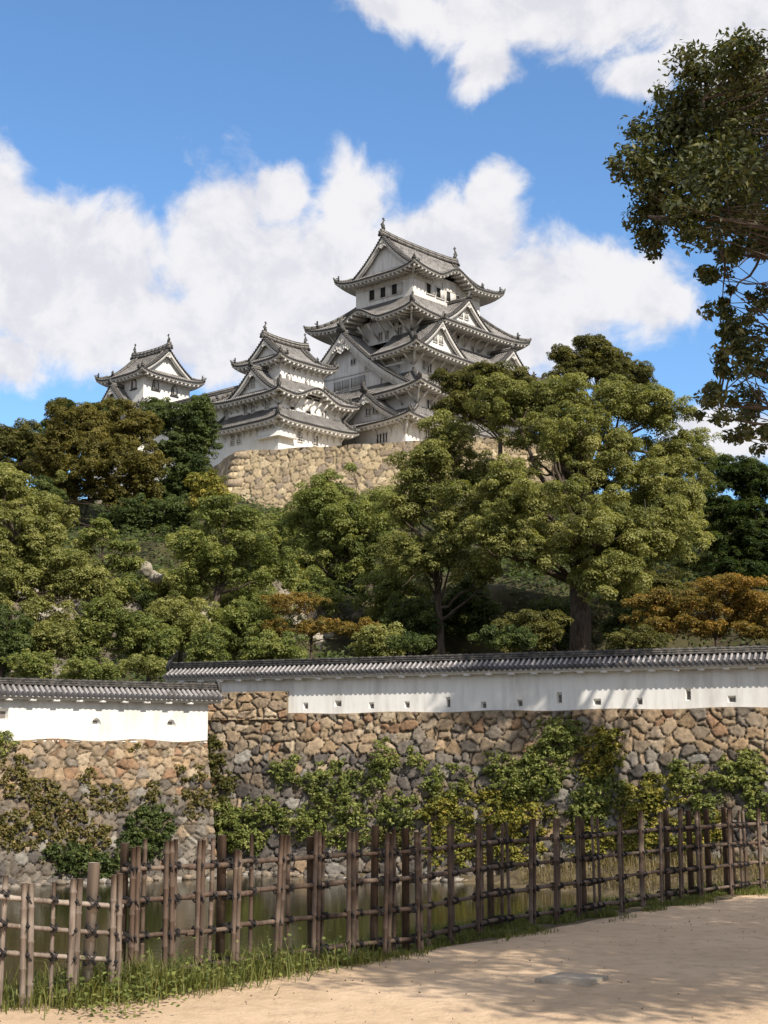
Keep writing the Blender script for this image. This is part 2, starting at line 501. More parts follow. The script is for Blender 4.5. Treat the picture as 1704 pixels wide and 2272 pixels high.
class Keep:
    """a building frame: local x runs along its right-hand (south) face, local y along its left-hand (west) face"""
    def __init__(self, name, O, label, cat='castle keep', group=None):
        self.O = np.asarray(O, float)
        self.root = empty(name, self.O, BA, label, cat, group)
    def loc(self, P):
        d = np.asarray(P, float) - self.O
        return np.array([d @ U3, d @ V3, d[2]])
    def z_at(self, px, py, u, v):
        P = self.O + u * U3 + v * V3
        d = ray(px, py)
        return CAM[2] + d[2] / d[1] * P[1] - self.O[2]
    def hit_s(self, px, py, v0):
        d = ray(px, py)
        t = (v0 - (CAM - self.O) @ V3) / (d @ V3)
        return self.loc(CAM + t * d)
    def hit_w(self, px, py, u0):
        d = ray(px, py)
        t = (u0 - (CAM - self.O) @ U3) / (d @ U3)
        return self.loc(CAM + t * d)

def sides(r):
    u0, u1, v0, v1 = r
    return {'S': (np.array([u0, v0]), np.array([1.0, 0]), np.array([0, 1.0]), u1 - u0),
            'W': (np.array([u0, v1]), np.array([0, -1.0]), np.array([1.0, 0]), v1 - v0),
            'N': (np.array([u1, v1]), np.array([-1.0, 0]), np.array([0, -1.0]), u1 - u0),
            'E': (np.array([u1, v0]), np.array([0, 1.0]), np.array([-1.0, 0]), v1 - v0)}

RPH = np.array([0.0, 0.5, 0.58, 0.75, 0.92])
RHT = np.array([0.0, 0.0, 0.75, 1.0, 0.75])

def bell(x, hw):
    s = np.clip(np.abs(x) / hw, 0, 1)
    return 0.5 * (1 + np.cos(pi * s ** 0.9))

def side_patch(mt, me, o, ex, ey, L, R, a, b, zf, ze, lift, bumps, wall_run, pitch=0.36, nt=9, raft=True, thick=1.0, xr=None):
    """one tiled roof slope with real round-tile ribs, its eave edge, soffit and rafters"""
    nr = max(2, int(round(L / pitch))); p = L / nr
    x = np.concatenate([(np.arange(nr)[:, None] + RPH[None]).ravel() * p, [L]])
    rh = np.concatenate([np.tile(RHT, nr), [0]]) * 0.095
    ph = np.concatenate([np.tile(RPH, nr), [0]])
    if xr:
        kp = (x >= xr[0]) & (x <= xr[1]); x, rh, ph = x[kp], rh[kp], ph[kp]
    m = np.ones_like(x)
    if a > 0: m = np.minimum(m, x / a)
    if b > 0: m = np.minimum(m, (L - x) / b)
    dm = R * np.maximum(m, 0)
    T = np.linspace(0, 1, nt + 1)
    d = dm[:, None] * T[None]
    def lf(xx, dd):
        return lift * np.abs(2 * xx / L - 1) ** 4.5 * np.clip(1 - dd / min(R, 4.0), 0, 1) ** 2
    z = zf(d) + lf(x[:, None], d)
    for (xc, hw, H) in bumps:
        bb = ze + H * bell(x - xc, hw)[:, None] + 0.05 * d
        z = np.where((np.abs(x - xc) < hw)[:, None], np.maximum(z, bb - 0.001 * 0), z)
    z = z + rh[:, None]
    P = np.zeros(d.shape + (3,))
    P[..., :2] = o + x[:, None, None] * ex + d[..., None] * ey
    P[..., 2] = z
    C = np.zeros_like(P); C[..., 0] = ph[:, None]; C[..., 1] = d
    mt.grid(P, C)
    # tile edge at the eave
    e0 = P[:, 0].copy(); e1 = e0.copy(); e1[:, 2] -= rh * 0.2 + 0.25 * thick
    e1[:, :2] += 0.03 * ey
    cc = np.zeros((len(x), 2, 3)); cc[:, :, 0] = 0.3
    mt.grid(np.stack([e0, e1], 1), cc)
    if me is None:
        return
    xs = np.linspace(0, L, max(8, int(L / 0.35)) + 1)
    if xr: xs = xs[(xs >= xr[0]) & (xs <= xr[1])]
    def ze_at(xx):
        q = zf(np.zeros_like(xx)) + lf(xx, np.zeros_like(xx))
        for (xc, hw, H) in bumps:
            q = np.where(np.abs(xx - xc) < hw, np.maximum(q, ze + H * bell(xx - xc, hw)), q)
        return q
    zz = ze_at(xs)
    def pt(xx, dd, z_):
        r = np.zeros((len(xx), 3)); r[:, :2] = o + xx[:, None] * ex + (np.asarray(dd) * np.ones(len(xx)))[:, None] * ey
        r[:, 2] = z_
        return r
    inn = np.minimum(wall_run, np.maximum(np.minimum(xs, L - xs), 0.1))
    rise = 0.10
    A = pt(xs, 0.1, zz - 0.13 * thick); B = pt(xs, 0.12, zz - 0.44 * thick); B2 = pt(xs, 0.28, zz - 0.44 * thick); C_ = pt(xs, 0.3, zz - 0.32 * thick)
    D = pt(xs, np.maximum(inn, 0.31), zz - 0.32 * thick + rise * inn)
    me.grid(np.stack([A, B, B2, C_, D], 1))
    if raft:
        n = max(2, int(L / 0.78))
        xq = (np.arange(n) + 0.5) * L / n
        ir = np.minimum(wall_run, np.maximum(np.minimum(xq, L - xq), 0.1))
        zr = ze_at(xq)
        for k in range(n):
            if ir[k] < 0.5 or (xr and not xr[0] <= xq[k] <= xr[1]): continue
            p0 = np.array([*(o + xq[k] * ex + 0.16 * ey), zr[k] - 0.56 * thick])
            p1 = np.array([*(o + xq[k] * ex + ir[k] * ey), zr[k] - 0.52 * thick + rise * ir[k]])
            me.bar(p0, p1, 0.26, 0.36)

def ridge_line(mr, pts, w=0.42, h=0.5):
    for p0, p1 in zip(pts[:-1], pts[1:]):
        p0, p1 = np.asarray(p0, float), np.asarray(p1, float)
        # courses of flat tiles bedded in plaster under a row of round ones
        for k, (ww, zz, hh, c) in enumerate(((1.0, -.32, .36, 0), (.9, -.06, .12, 1), (1.0, .13, .26, 0), (.8, .32, .1, 1), (.62, .47, .24, 0))):
            q = np.array([0, 0, zz * h])
            mr.bar(p0 + q, p1 + q, w * ww, hh * h, col=(c, 0, 0))

def onigawara(K, parent, p, out, s=1.0):
    """ridge-end tile: a shouldered plaque with a horn"""
    mb = MB()
    out = np.array([*out, 0.0]) / np.linalg.norm(out)
    wd_ = np.array([-out[1], out[0], 0])
    prof = [(-.42, -.35), (.42, -.35), (.5, -.1), (.36, .12), (.26, .32), (.12, .42), (.07, .85), (-.07, .85), (-.12, .42), (-.26, .32), (-.36, .12), (-.5, -.1)]
    mb.poly_prism([(w * s, z * s) for w, z in prof], (np.asarray(p), wd_, out), -0.16 * s, 0.16 * s)
    mb.tube([np.asarray(p) + out * .12 * s + np.array([0, 0, .25 * s]), np.asarray(p) + out * .5 * s + np.array([0, 0, .36 * s])], [.13 * s, .11 * s], 7)
    return mb.build('ridge_ornament', M['ornament'], parent)

def shachi(K, parent, p, fwd, s=1.0):
    """roof-end fish: head down on the ridge, body arching up to a forked tail"""
    mb = MB()
    f = np.array([*fwd, 0.0]) / np.linalg.norm(fwd)
    w = np.array([-f[1], f[0], 0]); up = np.array([0, 0, 1.0]); p = np.asarray(p, float)
    path = [(0.42, 0.18), (0.30, 0.30), (0.08, 0.50), (-0.10, 0.85), (-0.10, 1.2), (0.06, 1.55), (0.22, 1.8)]
    rr = [0.10, 0.27, 0.33, 0.29, 0.22, 0.15, 0.07]
    mb.tube([p + f * a * s + up * b * s for a, b in path], [r * s for r in rr], 8)
    mb.bar(p + up * -.3 * s, p + up * .25 * s, .55 * s, .62 * s, up=f, w1=.4 * s, h1=.4 * s)
    for (pr) in ([(.14, 1.65), (.62, 1.95), (.42, 2.02), (.2, 1.9)], [(.16, 1.7), (-.22, 2.15), (.02, 2.25), (.3, 2.35), (.28, 1.95)], [(-.3, .55), (-.62, .95), (-.5, 1.1), (-.28, 1.0)], [(.2, .7), (.5, .9), (.3, 1.15), (.08, 1.1)]):
        mb.poly_prism([(a * s, b * s) for a, b in pr], (p, f, w), -.06 * s, .06 * s)
    return mb.build('roof_fish', M['ornament'], parent, smooth=False)

def hips(K, roof, r, ri, zf, R, lift, only=('SW', 'SE', 'NW'), h=0.42, orn=0.8):
    u0, u1, v0, v1 = r; i0, i1, j0, j1 = ri
    cs = {'SW': ((u0, v0), (i0, j0)), 'SE': ((u1, v0), (i1, j0)), 'NW': ((u0, v1), (i0, j1)), 'NE': ((u1, v1), (i1, j1))}
    for k in only:
        (a, b), (c, d) = cs[k]
        mr = MB()
        pts = []
        for t in np.linspace(0.0, 1, 9):
            dd = R * t
            x = t * abs(c - a); L = u1 - u0
            z = zf(np.array(dd)) + lift * abs(2 * x / L - 1) ** 4.5 * np.clip(1 - dd / min(R, 4.0), 0, 1) ** 2
            pts.append(np.array([a + (c - a) * t, b + (d - b) * t, float(z) + 0.22]))
        ridge_line(mr, pts, 0.4, h)
        mr.build('hip_ridge', M['ridge'], roof)
        out = np.array([a - c, b - d]); out = out / np.linalg.norm(out)
        q = pts[0].copy(); q[:2] += out * 0.05; q[2] += 0.1
        onigawara(K, roof, q, out, orn * 0.5)
        q2 = pts[2].copy(); q2[2] += 0.3
        onigawara(K, roof, q2, out, orn)

def skirt_roof(K, r, ri, z_in, z_eave, lift=0.8, bumps=None, k=0.35, wall=None, trim='trim', raft=True, faces='SWNE', corners=('SW', 'SE', 'NW'), orn=0.8, cut=None):
    """a tier of roof round the storey above it; r = eave rectangle, ri = walls above, wall = walls below"""
    H = z_in - z_eave
    zf_n = lambda d, R: z_eave + H * ((1 - k) * (d / R) + k * (d / R) ** 2)
    Ru = {'S': ri[2] - r[2], 'W': ri[0] - r[0], 'N': r[3] - ri[3], 'E': r[1] - ri[1]}
    nb = {'S': ('W', 'E'), 'W': ('N', 'S'), 'N': ('E', 'W'), 'E': ('S', 'N')}
    wl = {'S': wall[2] - r[2], 'W': wall[0] - r[0], 'N': r[3] - wall[3], 'E': r[1] - wall[1]}
    mt, me = MB(), MB()
    for f in faces:
        o, ex, ey, L = sides(r)[f]
        R = max(Ru[f], 0.3)
        side_patch(mt, me, o, ex, ey, L, R, Ru[nb[f][0]], Ru[nb[f][1]], lambda d, R=R: zf_n(d, R), z_eave, lift,
                   (bumps or {}).get(f, []), max(wl[f], 0.4), raft=raft and f in 'SW', nt=8, xr=(cut or {}).get(f))
    roof = mt.build('roof', M['tile'], K.root)
    me.build('eaves', M[trim], roof)
    R0 = Ru['S']
    hips(K, roof, r, ri, lambda d: zf_n(d, R0), R0, lift, corners, orn=orn)
    return roof

def gable(K, parent, o, wdir, ydir, zf, hw, bw=0.6, inset=0.75, zbase=0.0, pend=0.5, mats=('trim', 'plaster_old'), wins=(), verge_h=0.3, n=14):
    """triangular gable: verge tiles, bargeboards, wall and hanging ornament. zf(|w|) = roof height, o = plan point under the apex"""
    o = np.array([*o, 0.0]); wd_ = np.array([*wdir, 0.0]); yd = np.array([*ydir, 0.0])
    mt, mbd, mw = MB(), MB(), MB()
    up = np.array([0, 0, 1.0])
    ws = np.linspace(0, hw, n + 1)
    for sg in (-1, 1):
        P = np.array([o + wd_ * w * sg + up * zf(w) for w in ws])
        for lo, hi, y0, y1 in ((-0.12, 0.16, -0.12, 0.55), (0.16, 0.34, 0.02, 0.22), (0.16, 0.34, 0.34, 0.54)):
            st = []
            for (yy, zz) in ((y0, hi), (y0, lo), (y1, lo), (y1, hi)):
                st.append(P + yd * yy + up * zz)
            A = np.stack(st + [st[0]], 1)
            c = np.zeros(A.shape); c[..., 0] = 0.3 if lo < 0 else 0.75; c[..., 1] = 0.2
            mt.grid(A, c)
        # round tile ends along the verge
        Ls = np.concatenate([[0], np.cumsum(np.linalg.norm(np.diff(P, axis=0), axis=1))])
        for s_ in np.arange(0.25, Ls[-1], 0.42):
            q = np.array([np.interp(s_, Ls, P[:, i]) for i in range(3)])
            mt.bar(q + yd * -0.2 + up * 0.06, q + yd * 0.6 + up * 0.2, 0.2, 0.2, col=(0.75, 0.1, 0))
        for (y0, t0, t1) in ((-0.02, 0.14, 0.14 + bw), (0.16, 0.14 + bw * 0.9, 0.14 + bw * 1.35)):
            # the board tapers slightly towards its foot
            tp = 1 - 0.25 * ws / hw
            st = []
            for (yy, dz) in ((y0, t0), (y0, t1), (y0 + 0.14, t1), (y0 + 0.14, t0)):
                st.append(P + yd * yy - up * (0.14 + (dz - 0.14) * tp)[:, None])
            mbd.grid(np.stack(st + [st[0]], 1))
        Q = P + yd * inset - up * 0.25
        Bt = Q.copy(); Bt[:, 2] = zbase
        Bt[:, 2] = np.minimum(Bt[:, 2], Q[:, 2])
        mw.grid(np.stack([Q, Bt], 1))
    g = mw.build('gable_wall', M[mats[1]], parent)
    mt.build('verge_tiles', M['tile'], g)
    mbd.build('bargeboard', M[mats[0]], g)
    if pend > 0:
        mp = MB()
        za = float(zf(0.0)) - 0.14 - bw * 1.15
        def disc(w, z, r, y=0.0):
            a = np.linspace(0, 2 * pi, 9)[:-1]
            mp.poly_prism([(w + r * cos(t), z + r * sin(t)) for t in a], (o, wd_, yd), -0.16 + y, 0.02 + y)
        disc(0, za, pend * .42); disc(0, za, pend * .2, -.1); disc(0, za - pend * .62, pend * .4); disc(0, za - pend * 1.12, pend * .22)
        for sg in (-1, 1):
            for (w, z, r) in ((.46, -.55, .26), (.8, -.72, .2), (1.08, -.95, .16), (.3, -.95, .2)):
                disc(sg * pend * w, za + pend * z, pend * r)
        mp.build('gable_pendant', M[mats[0]], g)
    return g

def dormer(K, roof, o, wdir, ydir, za, hw, H, depth, trims, k=0.42, bw=0.5, pend=0.4, zbase=None, inset=0.7, orn=0.9, name='dormer_gable'):
    """triangular dormer gable standing on a roof slope (apex plan point o, facing away from ydir)"""
    wd_, yd = np.asarray(wdir, float), np.asarray(ydir, float)
    zf = lambda w: za - H + H * ((1 - k) * (1 - np.asarray(w) / hw) + k * (1 - np.asarray(w) / hw) ** 2)
    g = gable(K, roof, o, wdir, ydir, zf, hw, bw, inset, za - H - 0.4 if zbase is None else zbase, pend, trims)
    mt = MB()
    for sg in (-1, 1):
        oo = np.asarray(o, float) + wd_ * sg * hw + yd * 0.1
        side_patch(mt, None, oo, yd, -wd_ * sg, depth, hw, 0, 0, lambda d: za - H + H * ((1 - k) * (d / hw) + k * (d / hw) ** 2), za - H, 0.0, [], 0.3, nt=10)
    mt.build('gable_roof', M['tile'], g)
    mr = MB()
    o3 = np.array([*np.asarray(o, float), za + 0.2]); y3 = np.array([*yd, 0])
    ridge_line(mr, [o3 - y3 * 0.1, o3 + y3 * depth], 0.45, 0.5)
    mr.build('gable_ridge', M['ridge'], g)
    onigawara(K, g, o3 - y3 * 0.15 + np.array([0, 0, .25]), -yd, orn)
    return g

def irimoya(K, r, axis, dg, ze, zr, wall, lift=0.6, k=0.4, bumps=None, trims=('trim', 'plaster_old'), bw=0.5, pend=0.45, fish=1.0, raft=True, orn=0.7, gends=(0, 1)):
    """hip-and-gable top roof. axis 'u': ridge along local x, gables facing W and E"""
    u0, u1, v0, v1 = r
    half = (v1 - v0) / 2 if axis == 'u' else (u1 - u0) / 2
    H = zr - ze
    zf = lambda d: ze + H * ((1 - k) * (np.asarray(d) / half) + k * (np.asarray(d) / half) ** 2)
    mt, me = MB(), MB()
    sd = sides(r)
    longs, ends = (('S', 'N'), ('W', 'E')) if axis == 'u' else (('W', 'E'), ('S', 'N'))
    wl = {'S': wall[2] - v0, 'W': wall[0] - u0, 'N': v1 - wall[3], 'E': u1 - wall[1]}
    for f in ends:
        o, ex, ey, L = sd[f]
        side_patch(mt, me, o, ex, ey, L, dg + 0.8, dg + 0.8, dg + 0.8, zf, ze, lift, (bumps or {}).get(f, []), wl[f], raft=raft and f in 'SW', nt=6)
    for f in longs:
        o, ex, ey, L = sd[f]
        # eave strip up to the level of the gable feet, mitred to the ends
        side_patch(mt, me, o, ex, ey, L, dg, dg, dg, zf, ze, lift, (bumps or {}).get(f, []), wl[f], raft=raft and f in 'SW', nt=6)
        # the part above it, from verge to verge
        z2 = lambda d: zf(d + dg)
        bm2 = [(xc - dg, hw_, Hh) for (xc, hw_, Hh) in (bumps or {}).get(f, [])]
        side_patch(mt, None, o + ex * dg + ey * dg, ex, ey, L - 2 * dg, half - dg, 0, 0, z2, ze + 0.05 * dg, 0.0, bm2, 0.3, nt=9)
    roof = mt.build('roof', M['tile'], K.root)
    me.build('eaves', M[trims[0]], roof)
    hips(K, roof, r, (u0 + dg, u1 - dg, v0 + dg, v1 - dg), zf, dg, lift, ('SW', 'SE', 'NW'), h=0.4, orn=orn)
    hw = half - dg
    zg = lambda w: zf(half - np.asarray(w))
    if axis == 'u':
        cv = (v0 + v1) / 2
        geo = [((u0 + dg, cv), (0, -1.0), (1.0, 0)), ((u1 - dg, cv), (0, 1.0), (-1.0, 0))]
        a3, b3 = np.array([u0 + dg, cv, zr]), np.array([u1 - dg, cv, zr])
    else:
        cu = (u0 + u1) / 2
        geo = [((cu, v0 + dg), (1.0, 0), (0, 1.0)), ((cu, v1 - dg), (-1.0, 0), (0, -1.0))]
        a3, b3 = np.array([cu, v0 + dg, zr]), np.array([cu, v1 - dg, zr])
    for i in gends:
        gable(K, roof, *geo[i], zg, hw + 0.15, bw, 0.7, float(zf(dg)) - 0.2, pend, trims)
    ax = (b3 - a3) / np.linalg.norm(b3 - a3)
    mr = MB()
    for t0, t1 in ((0, 1),):
        n = 10
        ts = np.linspace(0, 1, n + 1)
        pts = [a3 - ax * 0.25 + (b3 - a3 + ax * 0.5) * t + np.array([0, 0, 0.3 + 0.35 * abs(2 * t - 1) ** 3]) for t in ts]
        ridge_line(mr, pts, 0.55, 0.85)
    mr.build('main_ridge', M['ridge'], roof)
    # descending ridges beside the verge
    for i in gends:
        (gx, wdv, ydv) = geo[i]
        for sg in (-1, 1):
            ml = MB()
            pts = [np.array([gx[0] + wdv[0] * sg * w + ydv[0] * 1.15, gx[1] + wdv[1] * sg * w + ydv[1] * 1.15, float(zg(w)) + 0.18]) for w in np.linspace(0.3, hw, 8)]
            ridge_line(ml, pts, 0.34, 0.36)
            ml.build('descending_ridge', M['ridge'], roof)
            e = pts[-1].copy(); e[2] += .3
            onigawara(K, roof, e, np.array(wdv) * sg, orn)
    for P, dr in ((a3, ax), (b3, -ax)):
        q = P + np.array([0, 0, 0.75]) - dr * 0.1
        onigawara(K, roof, q - dr * 0.3 - np.array([0, 0, .5]), -dr[:2], orn * 1.1)
        if fish:
            shachi(K, roof, q + dr * 0.3 + np.array([0, 0, .25]), dr[:2], fish)
    return roof

def storey(K, r, z0, z1, m, name='wall', open_top=True):
    u0, u1, v0, v1 = r
    mb = MB()
    n = 6
    for (a, b) in (((u0, v1), (u0, v0)), ((u0, v0), (u1, v0)), ((u1, v0), (u1, v1)), ((u1, v1), (u0, v1))):
        A = np.array([[[*(np.array(a) + (np.array(b) - np.array(a)) * t), z] for z in (z0, z1)] for t in np.linspace(0, 1, n)])
        mb.grid(A)
    mb.add([(u0, v0, z1), (u1, v0, z1), (u1, v1, z1), (u0, v1, z1)], [(0, 1, 2, 3)])
    return mb.build(name, M[m], K.root)

def moulding(K, wallobj, r, z, m, h=0.16, d=0.06):
    mb = MB()
    u0, u1, v0, v1 = r
    mb.box((u0 - d, v0 - d, z), (u1, v0 - 0.002, z + h)); mb.box((u0 - d, v0 - d + d, z), (u0 - 0.002, v1, z + h))
    return mb.build('wall_moulding', M[m], wallobj)

def window(K, face, plane, c, z, w, h, style='bars', nb=2, trim='trim'):
    """c = position along the face. Frame, bars and the dark opening behind them"""
    if face == 'S':
        P = lambda a, dz, out: np.array([c + a, plane - out, z + dz])
    else:
        P = lambda a, dz, out: np.array([plane - out, c - a, z + dz])
    def b(mb, a0, a1, z0, z1, o0, o1):
        pts = [P(a0, z0, o0), P(a1, z1, o1)]
        mb.box(np.minimum(*pts), np.maximum(*pts))
    mf, md = MB(), MB()
    t = 0.1
    if style != 'bell':
        b(mf, -w / 2 - t, w / 2 + t, h / 2, h / 2 + t, 0.002, .12); b(mf, -w / 2 - t, w / 2 + t, -h / 2 - t * 1.3, -h / 2, 0.002, .15)
        b(mf, -w / 2 - t, -w / 2, -h / 2, h / 2, 0.002, .11); b(mf, w / 2, w / 2 + t, -h / 2, h / 2, 0.002, .11)
        b(md, -w / 2, w / 2, -h / 2, h / 2, 0.003, .02)
    if style == 'bars':
        for i in range(nb):
            x = -w / 2 + (i + 1) * w / (nb + 1)
            b(mf, x - w * 0.26 / (nb + 1), x + w * 0.26 / (nb + 1), -h / 2, h / 2, .03, .09)
    elif style == 'grid':
        for i in range(3):
            zz = -h / 2 + (i + 1) * h / 4
            b(mf, -w / 2, w / 2, zz - .05, zz + .05, .03, .07)
        b(mf, -.05, .05, -h / 2, h / 2, .03, .09)
    elif style == 'shutter':
        b(mf, 0.02, w / 2, -h / 2, h / 2, .03, .1)
    elif style == 'flap':                       # a half-raised shutter covering most of the opening
        b(mf, -w / 2, w / 2, -h * .1, h / 2, .03, .1)
    if style == 'bell':
        pr = [(-.5, -.5), (.5, -.5), (.46, 0.05), (.40, .25), (.25, .40), (.08, .46), (0, .55), (-.08, .46), (-.25, .40), (-.40, .25), (-.46, 0.05)]
        fr = (P(0, 0, 0), P(1, 0, 0) - P(0, 0, 0), P(0, 0, 1) - P(0, 0, 0))
        fm = MB(); fm.poly_prism([(a * w * 1.35, q * h * 1.18) for a, q in pr], fr, 0.002, .06)
        fm.bar(P(-w * .85, -h * .62, .08), P(w * .85, -h * .62, .08), .16, .14)
        f = fm.build('window', M['ornament'], K.root)
        mf.poly_prism([(a * w * .95, q * h * .95) for a, q in pr], fr, 0.03, .09)
        mf.build('window_shutter', M['trim_new'], f)
        b(md, -w * .4, -w * .1, -h * .42, h * .25, .085, .1)
        md.build('opening', M['slate'], f)
        return f
    f = mf.build('window', M[trim], K.root)
    md.build('opening', M['dark'] if style in ('shutter', 'flap', 'bars', 'slot') else M['slate'], f)
    return f

def bracket(K, face, plane, c, z0, z1, run, m, curved=False, w=0.2):
    mb = MB()
    P = (lambda o, z: np.array([c, plane - o, z])) if face == 'S' else (lambda o, z: np.array([plane - o, c, z]))
    if curved:
        pts = [P(run * (1 - cos(t)), z0 + (z1 - z0) * sin(t)) for t in np.linspace(0, pi / 2, 5)]
    else:
        pts = [P(0.02, z0), P(run, z1)]
    for a, b in zip(pts[:-1], pts[1:]):
        mb.bar(a, b, w, w * 1.15)
    return mb.build('eave_bracket', M[m], K.root)
# ------------------------------------------------------------------ the main keep
def Z1(x, y): return 640 + .3496 * x, 460 + .3496 * y       # coordinates measured on an enlargement
def C2(x, y): return 180 + .3978 * x, 700 + .3978 * y
ZP = 40.7                                                     # level of the stone platform

def build_main_keep():
    p = W(900, 985, 188.0)
    K = Keep('main_keep', (p[0], p[1], ZP), 'tallest grey-white keep of five roof tiers, with a great triangular gable on its shaded face')
    za = lambda x, y, u, v: K.z_at(*Z1(x, y), u, v)
    B5 = (7.6, 23.0, 5.2, 16.3); B4 = (5.7, 25.0, 3.9, 18.1); B3 = (3.7, 27.5, 1.75, 20.3); B2 = (2.4, 29.5, 0.0, 22.0); B1 = (0.0, 30.0, 0.0, 22.5)
    E5 = (5.3, 26.2, 2.9, 18.6); E4 = (2.1, 29.4, .6, 21.5); E3 = (1.0, 31.0, -1.1, 23.2); E2 = (0.1, 32.4, -2.6, 24.8); E1 = (-1.8, 32.4, -2.2, 25.0)
    L5, L4, L3, L2, L1 = .9, .9, .9, .9, .7
    e5 = za(820, 315, E5[0], E5[2]) - L5
    e4 = za(790, 585, E4[0], E4[2]) - L4
    e3 = za(810, 825, E3[0], E3[2]) - L3
    e2 = za(835, 1075, E2[0], E2[2]) - L2
    e1 = za(765, 1285, E1[0], E1[2]) - L1
    r5 = za(605, 185, E5[0] + 1.9, (E5[2] + E5[3]) / 2)
    i4 = za(800, 552, B5[0], B5[2]); i3 = za(780, 788, B4[0], B4[2]); i2 = za(797, 1035, B3[0], B3[2]); i1 = za(818, 1258, B2[0], B2[2])
    print('keep z', e1, i1, e2, i2, e3, i3, e4, i4, e5, r5)
    m = 'plaster_old'
    s1 = storey(K, B1, -0.5, e1 + 0.6, m)
    s2 = storey(K, B2, i1 - 0.6, e2 + 0.6, m)
    s3 = storey(K, B3, i2 - 0.6, e3 + 0.6, m)
    s4 = storey(K, B4, i3 - 0.6, e4 + 0.8, m)
    s5 = storey(K, B5, i4 - 0.6, e5 + 0.6, m)
    # roofs, lowest first
    R1 = skirt_roof(K, E1, B2, i1, e1, L1, None, wall=B1)
    R2 = skirt_roof(K, E2, B3, i2, e2, L2, None, wall=B2)
    R3 = skirt_roof(K, E3, B4, i3, e3, L3, None, wall=B3, corners=('SW', 'SE'), cut={'W': (E3[3] - 7.4, 99)})
    w4 = E4[3] - E4[2]
    R4 = skirt_roof(K, E4, B5, i4, e4, L4, {'W': [(w4 * 0.50, 4.6, 1.75)]}, wall=B4)
    l5 = E5[1] - E5[0]
    R5 = irimoya(K, E5, 'u', 1.9, e5, r5, B5, L5, 0.5, {'S': [(l5 * 0.48, 4.7, 1.75)]}, bw=0.62, pend=0.75, fish=0.85)
    # dormer gables on the sunny side
    u, v = 15.5, E4[2] + 0.7
    zA = za(1135, 585, u, v)
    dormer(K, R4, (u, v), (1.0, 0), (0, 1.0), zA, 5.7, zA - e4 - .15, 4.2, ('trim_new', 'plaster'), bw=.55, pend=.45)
    for (px, py, u) in ((975, 715, 7.6), (1430, 905, 23.9)):
        v = E3[2] + .8
        zA = za(px, py, u, v)
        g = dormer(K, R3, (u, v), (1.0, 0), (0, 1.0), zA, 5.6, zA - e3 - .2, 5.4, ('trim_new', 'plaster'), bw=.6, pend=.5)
    # the great gable on the shaded side
    u, v = E2[0] + 1.4, 13.4
    zA = za(345, 790, u, v)
    print('great gable', zA, e2)
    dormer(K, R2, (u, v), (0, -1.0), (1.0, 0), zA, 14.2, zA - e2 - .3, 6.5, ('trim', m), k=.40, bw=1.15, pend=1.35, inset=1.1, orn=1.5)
    # the small gable below it
    u, v = E1[0] + .8, 6.6
    zA = za(495, 1175, u, v)
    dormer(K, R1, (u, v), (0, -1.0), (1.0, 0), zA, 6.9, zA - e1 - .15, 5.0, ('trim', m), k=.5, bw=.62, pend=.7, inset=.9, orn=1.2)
    # mouldings of the top storey
    pz = K.hit_w(*Z1(700, 478), B5[0])[2]
    moulding(K, s5, B5, pz + .12, 'trim', .14)
    for q in np.linspace(7.2, 14.8, 5):
        mb = MB(); mb.box((B5[0] - .05, q - .07, pz + .27), (B5[0] - .002, q + .07, e5 - .2)); mb.build('wall_post', M['trim'], s5)
    for q in np.linspace(9.8, 20.9, 6):
        mb = MB(); mb.box((q - .07, B5[2] - .05, pz + .27), (q + .07, B5[2] - .002, e5 - .2)); mb.build('wall_post', M['trim'], s5)
    # windows: (face, plane, pixel centre on the enlargement, width, height, style, bars)
    for (f, pl, x, y, w, h, st, nb) in (
        ('W', B5[0], 547, 555, 1.95, 1.55, 'shutter', 0), ('W', B5[0], 617, 537, 1.95, 1.55, 'shutter', 0), ('W', B5[0], 690, 517, 1.95, 1.55, 'shutter', 0),
        ('S', B5[2], 900, 522, 1.75, 1.5, 'shutter', 0), ('S', B5[2], 962, 548, 1.75, 1.5, 'shutter', 0), ('S', B5[2], 1025, 573, 1.75, 1.5, 'shutter', 0), ('S', B5[2], 1082, 597, 1.6, 1.4, 'shutter', 0),
        ('W', B4[0], 585, 822, .6, 1.2, 'bars', 1), ('W', B4[0], 627, 812, .6, 1.2, 'bars', 1), ('W', B4[0], 709, 790, .65, 1.2, 'bars', 1),
        ('W', B4[0], 665, 748, .65, .55, 'slot', 0), ('W', B4[0], 710, 737, .65, .5, 'slot', 0), ('W', B4[0], 540, 715, 1.0, .9, 'bars', 2),
        ('S', B4[2], 1075, 825, .6, .55, 'slot', 0), ('S', B4[2], 1168, 915, .55, 1.25, 'bars', 1), ('S', B4[2], 1200, 930, .55, 1.25, 'bars', 1), ('S', B4[2], 1110, 780, 1.6, .5, 'slot', 0),
        ('W', B3[0], 722, 945, .75, .8, 'bars', 1), ('S', B3[2], 858, 1003, .6, 1.25, 'bars', 1), ('S', B3[2], 893, 1020, .75, 1.4, 'bars', 1), ('S', B3[2], 995, 1050, .6, 1.2, 'bars', 1), ('S', B3[2], 1060, 985, 1.6, .4, 'slot', 0),
        ('S', B2[2], 884, 1262, .4, 1.7, 'bars', 0), ('S', B2[2], 915, 1272, .75, 1.8, 'bars', 1), ('S', B2[2], 1010, 1310, .7, 1.6, 'bars', 1),
        ('W', B1[0], 577, 1470, .85, 1.3, 'bars', 1), ('W', B1[0], 615, 1462, .75, 1.3, 'bars', 1), ('S', B1[2], 880, 1440, .7, 1.2, 'bars', 1),
    ):
        q = K.hit_w(*Z1(x, y), pl) if f == 'W' else K.hit_s(*Z1(x, y), pl)
        window(K, f, pl, q[1] if f == 'W' else q[0], q[2], w, h, st, nb)
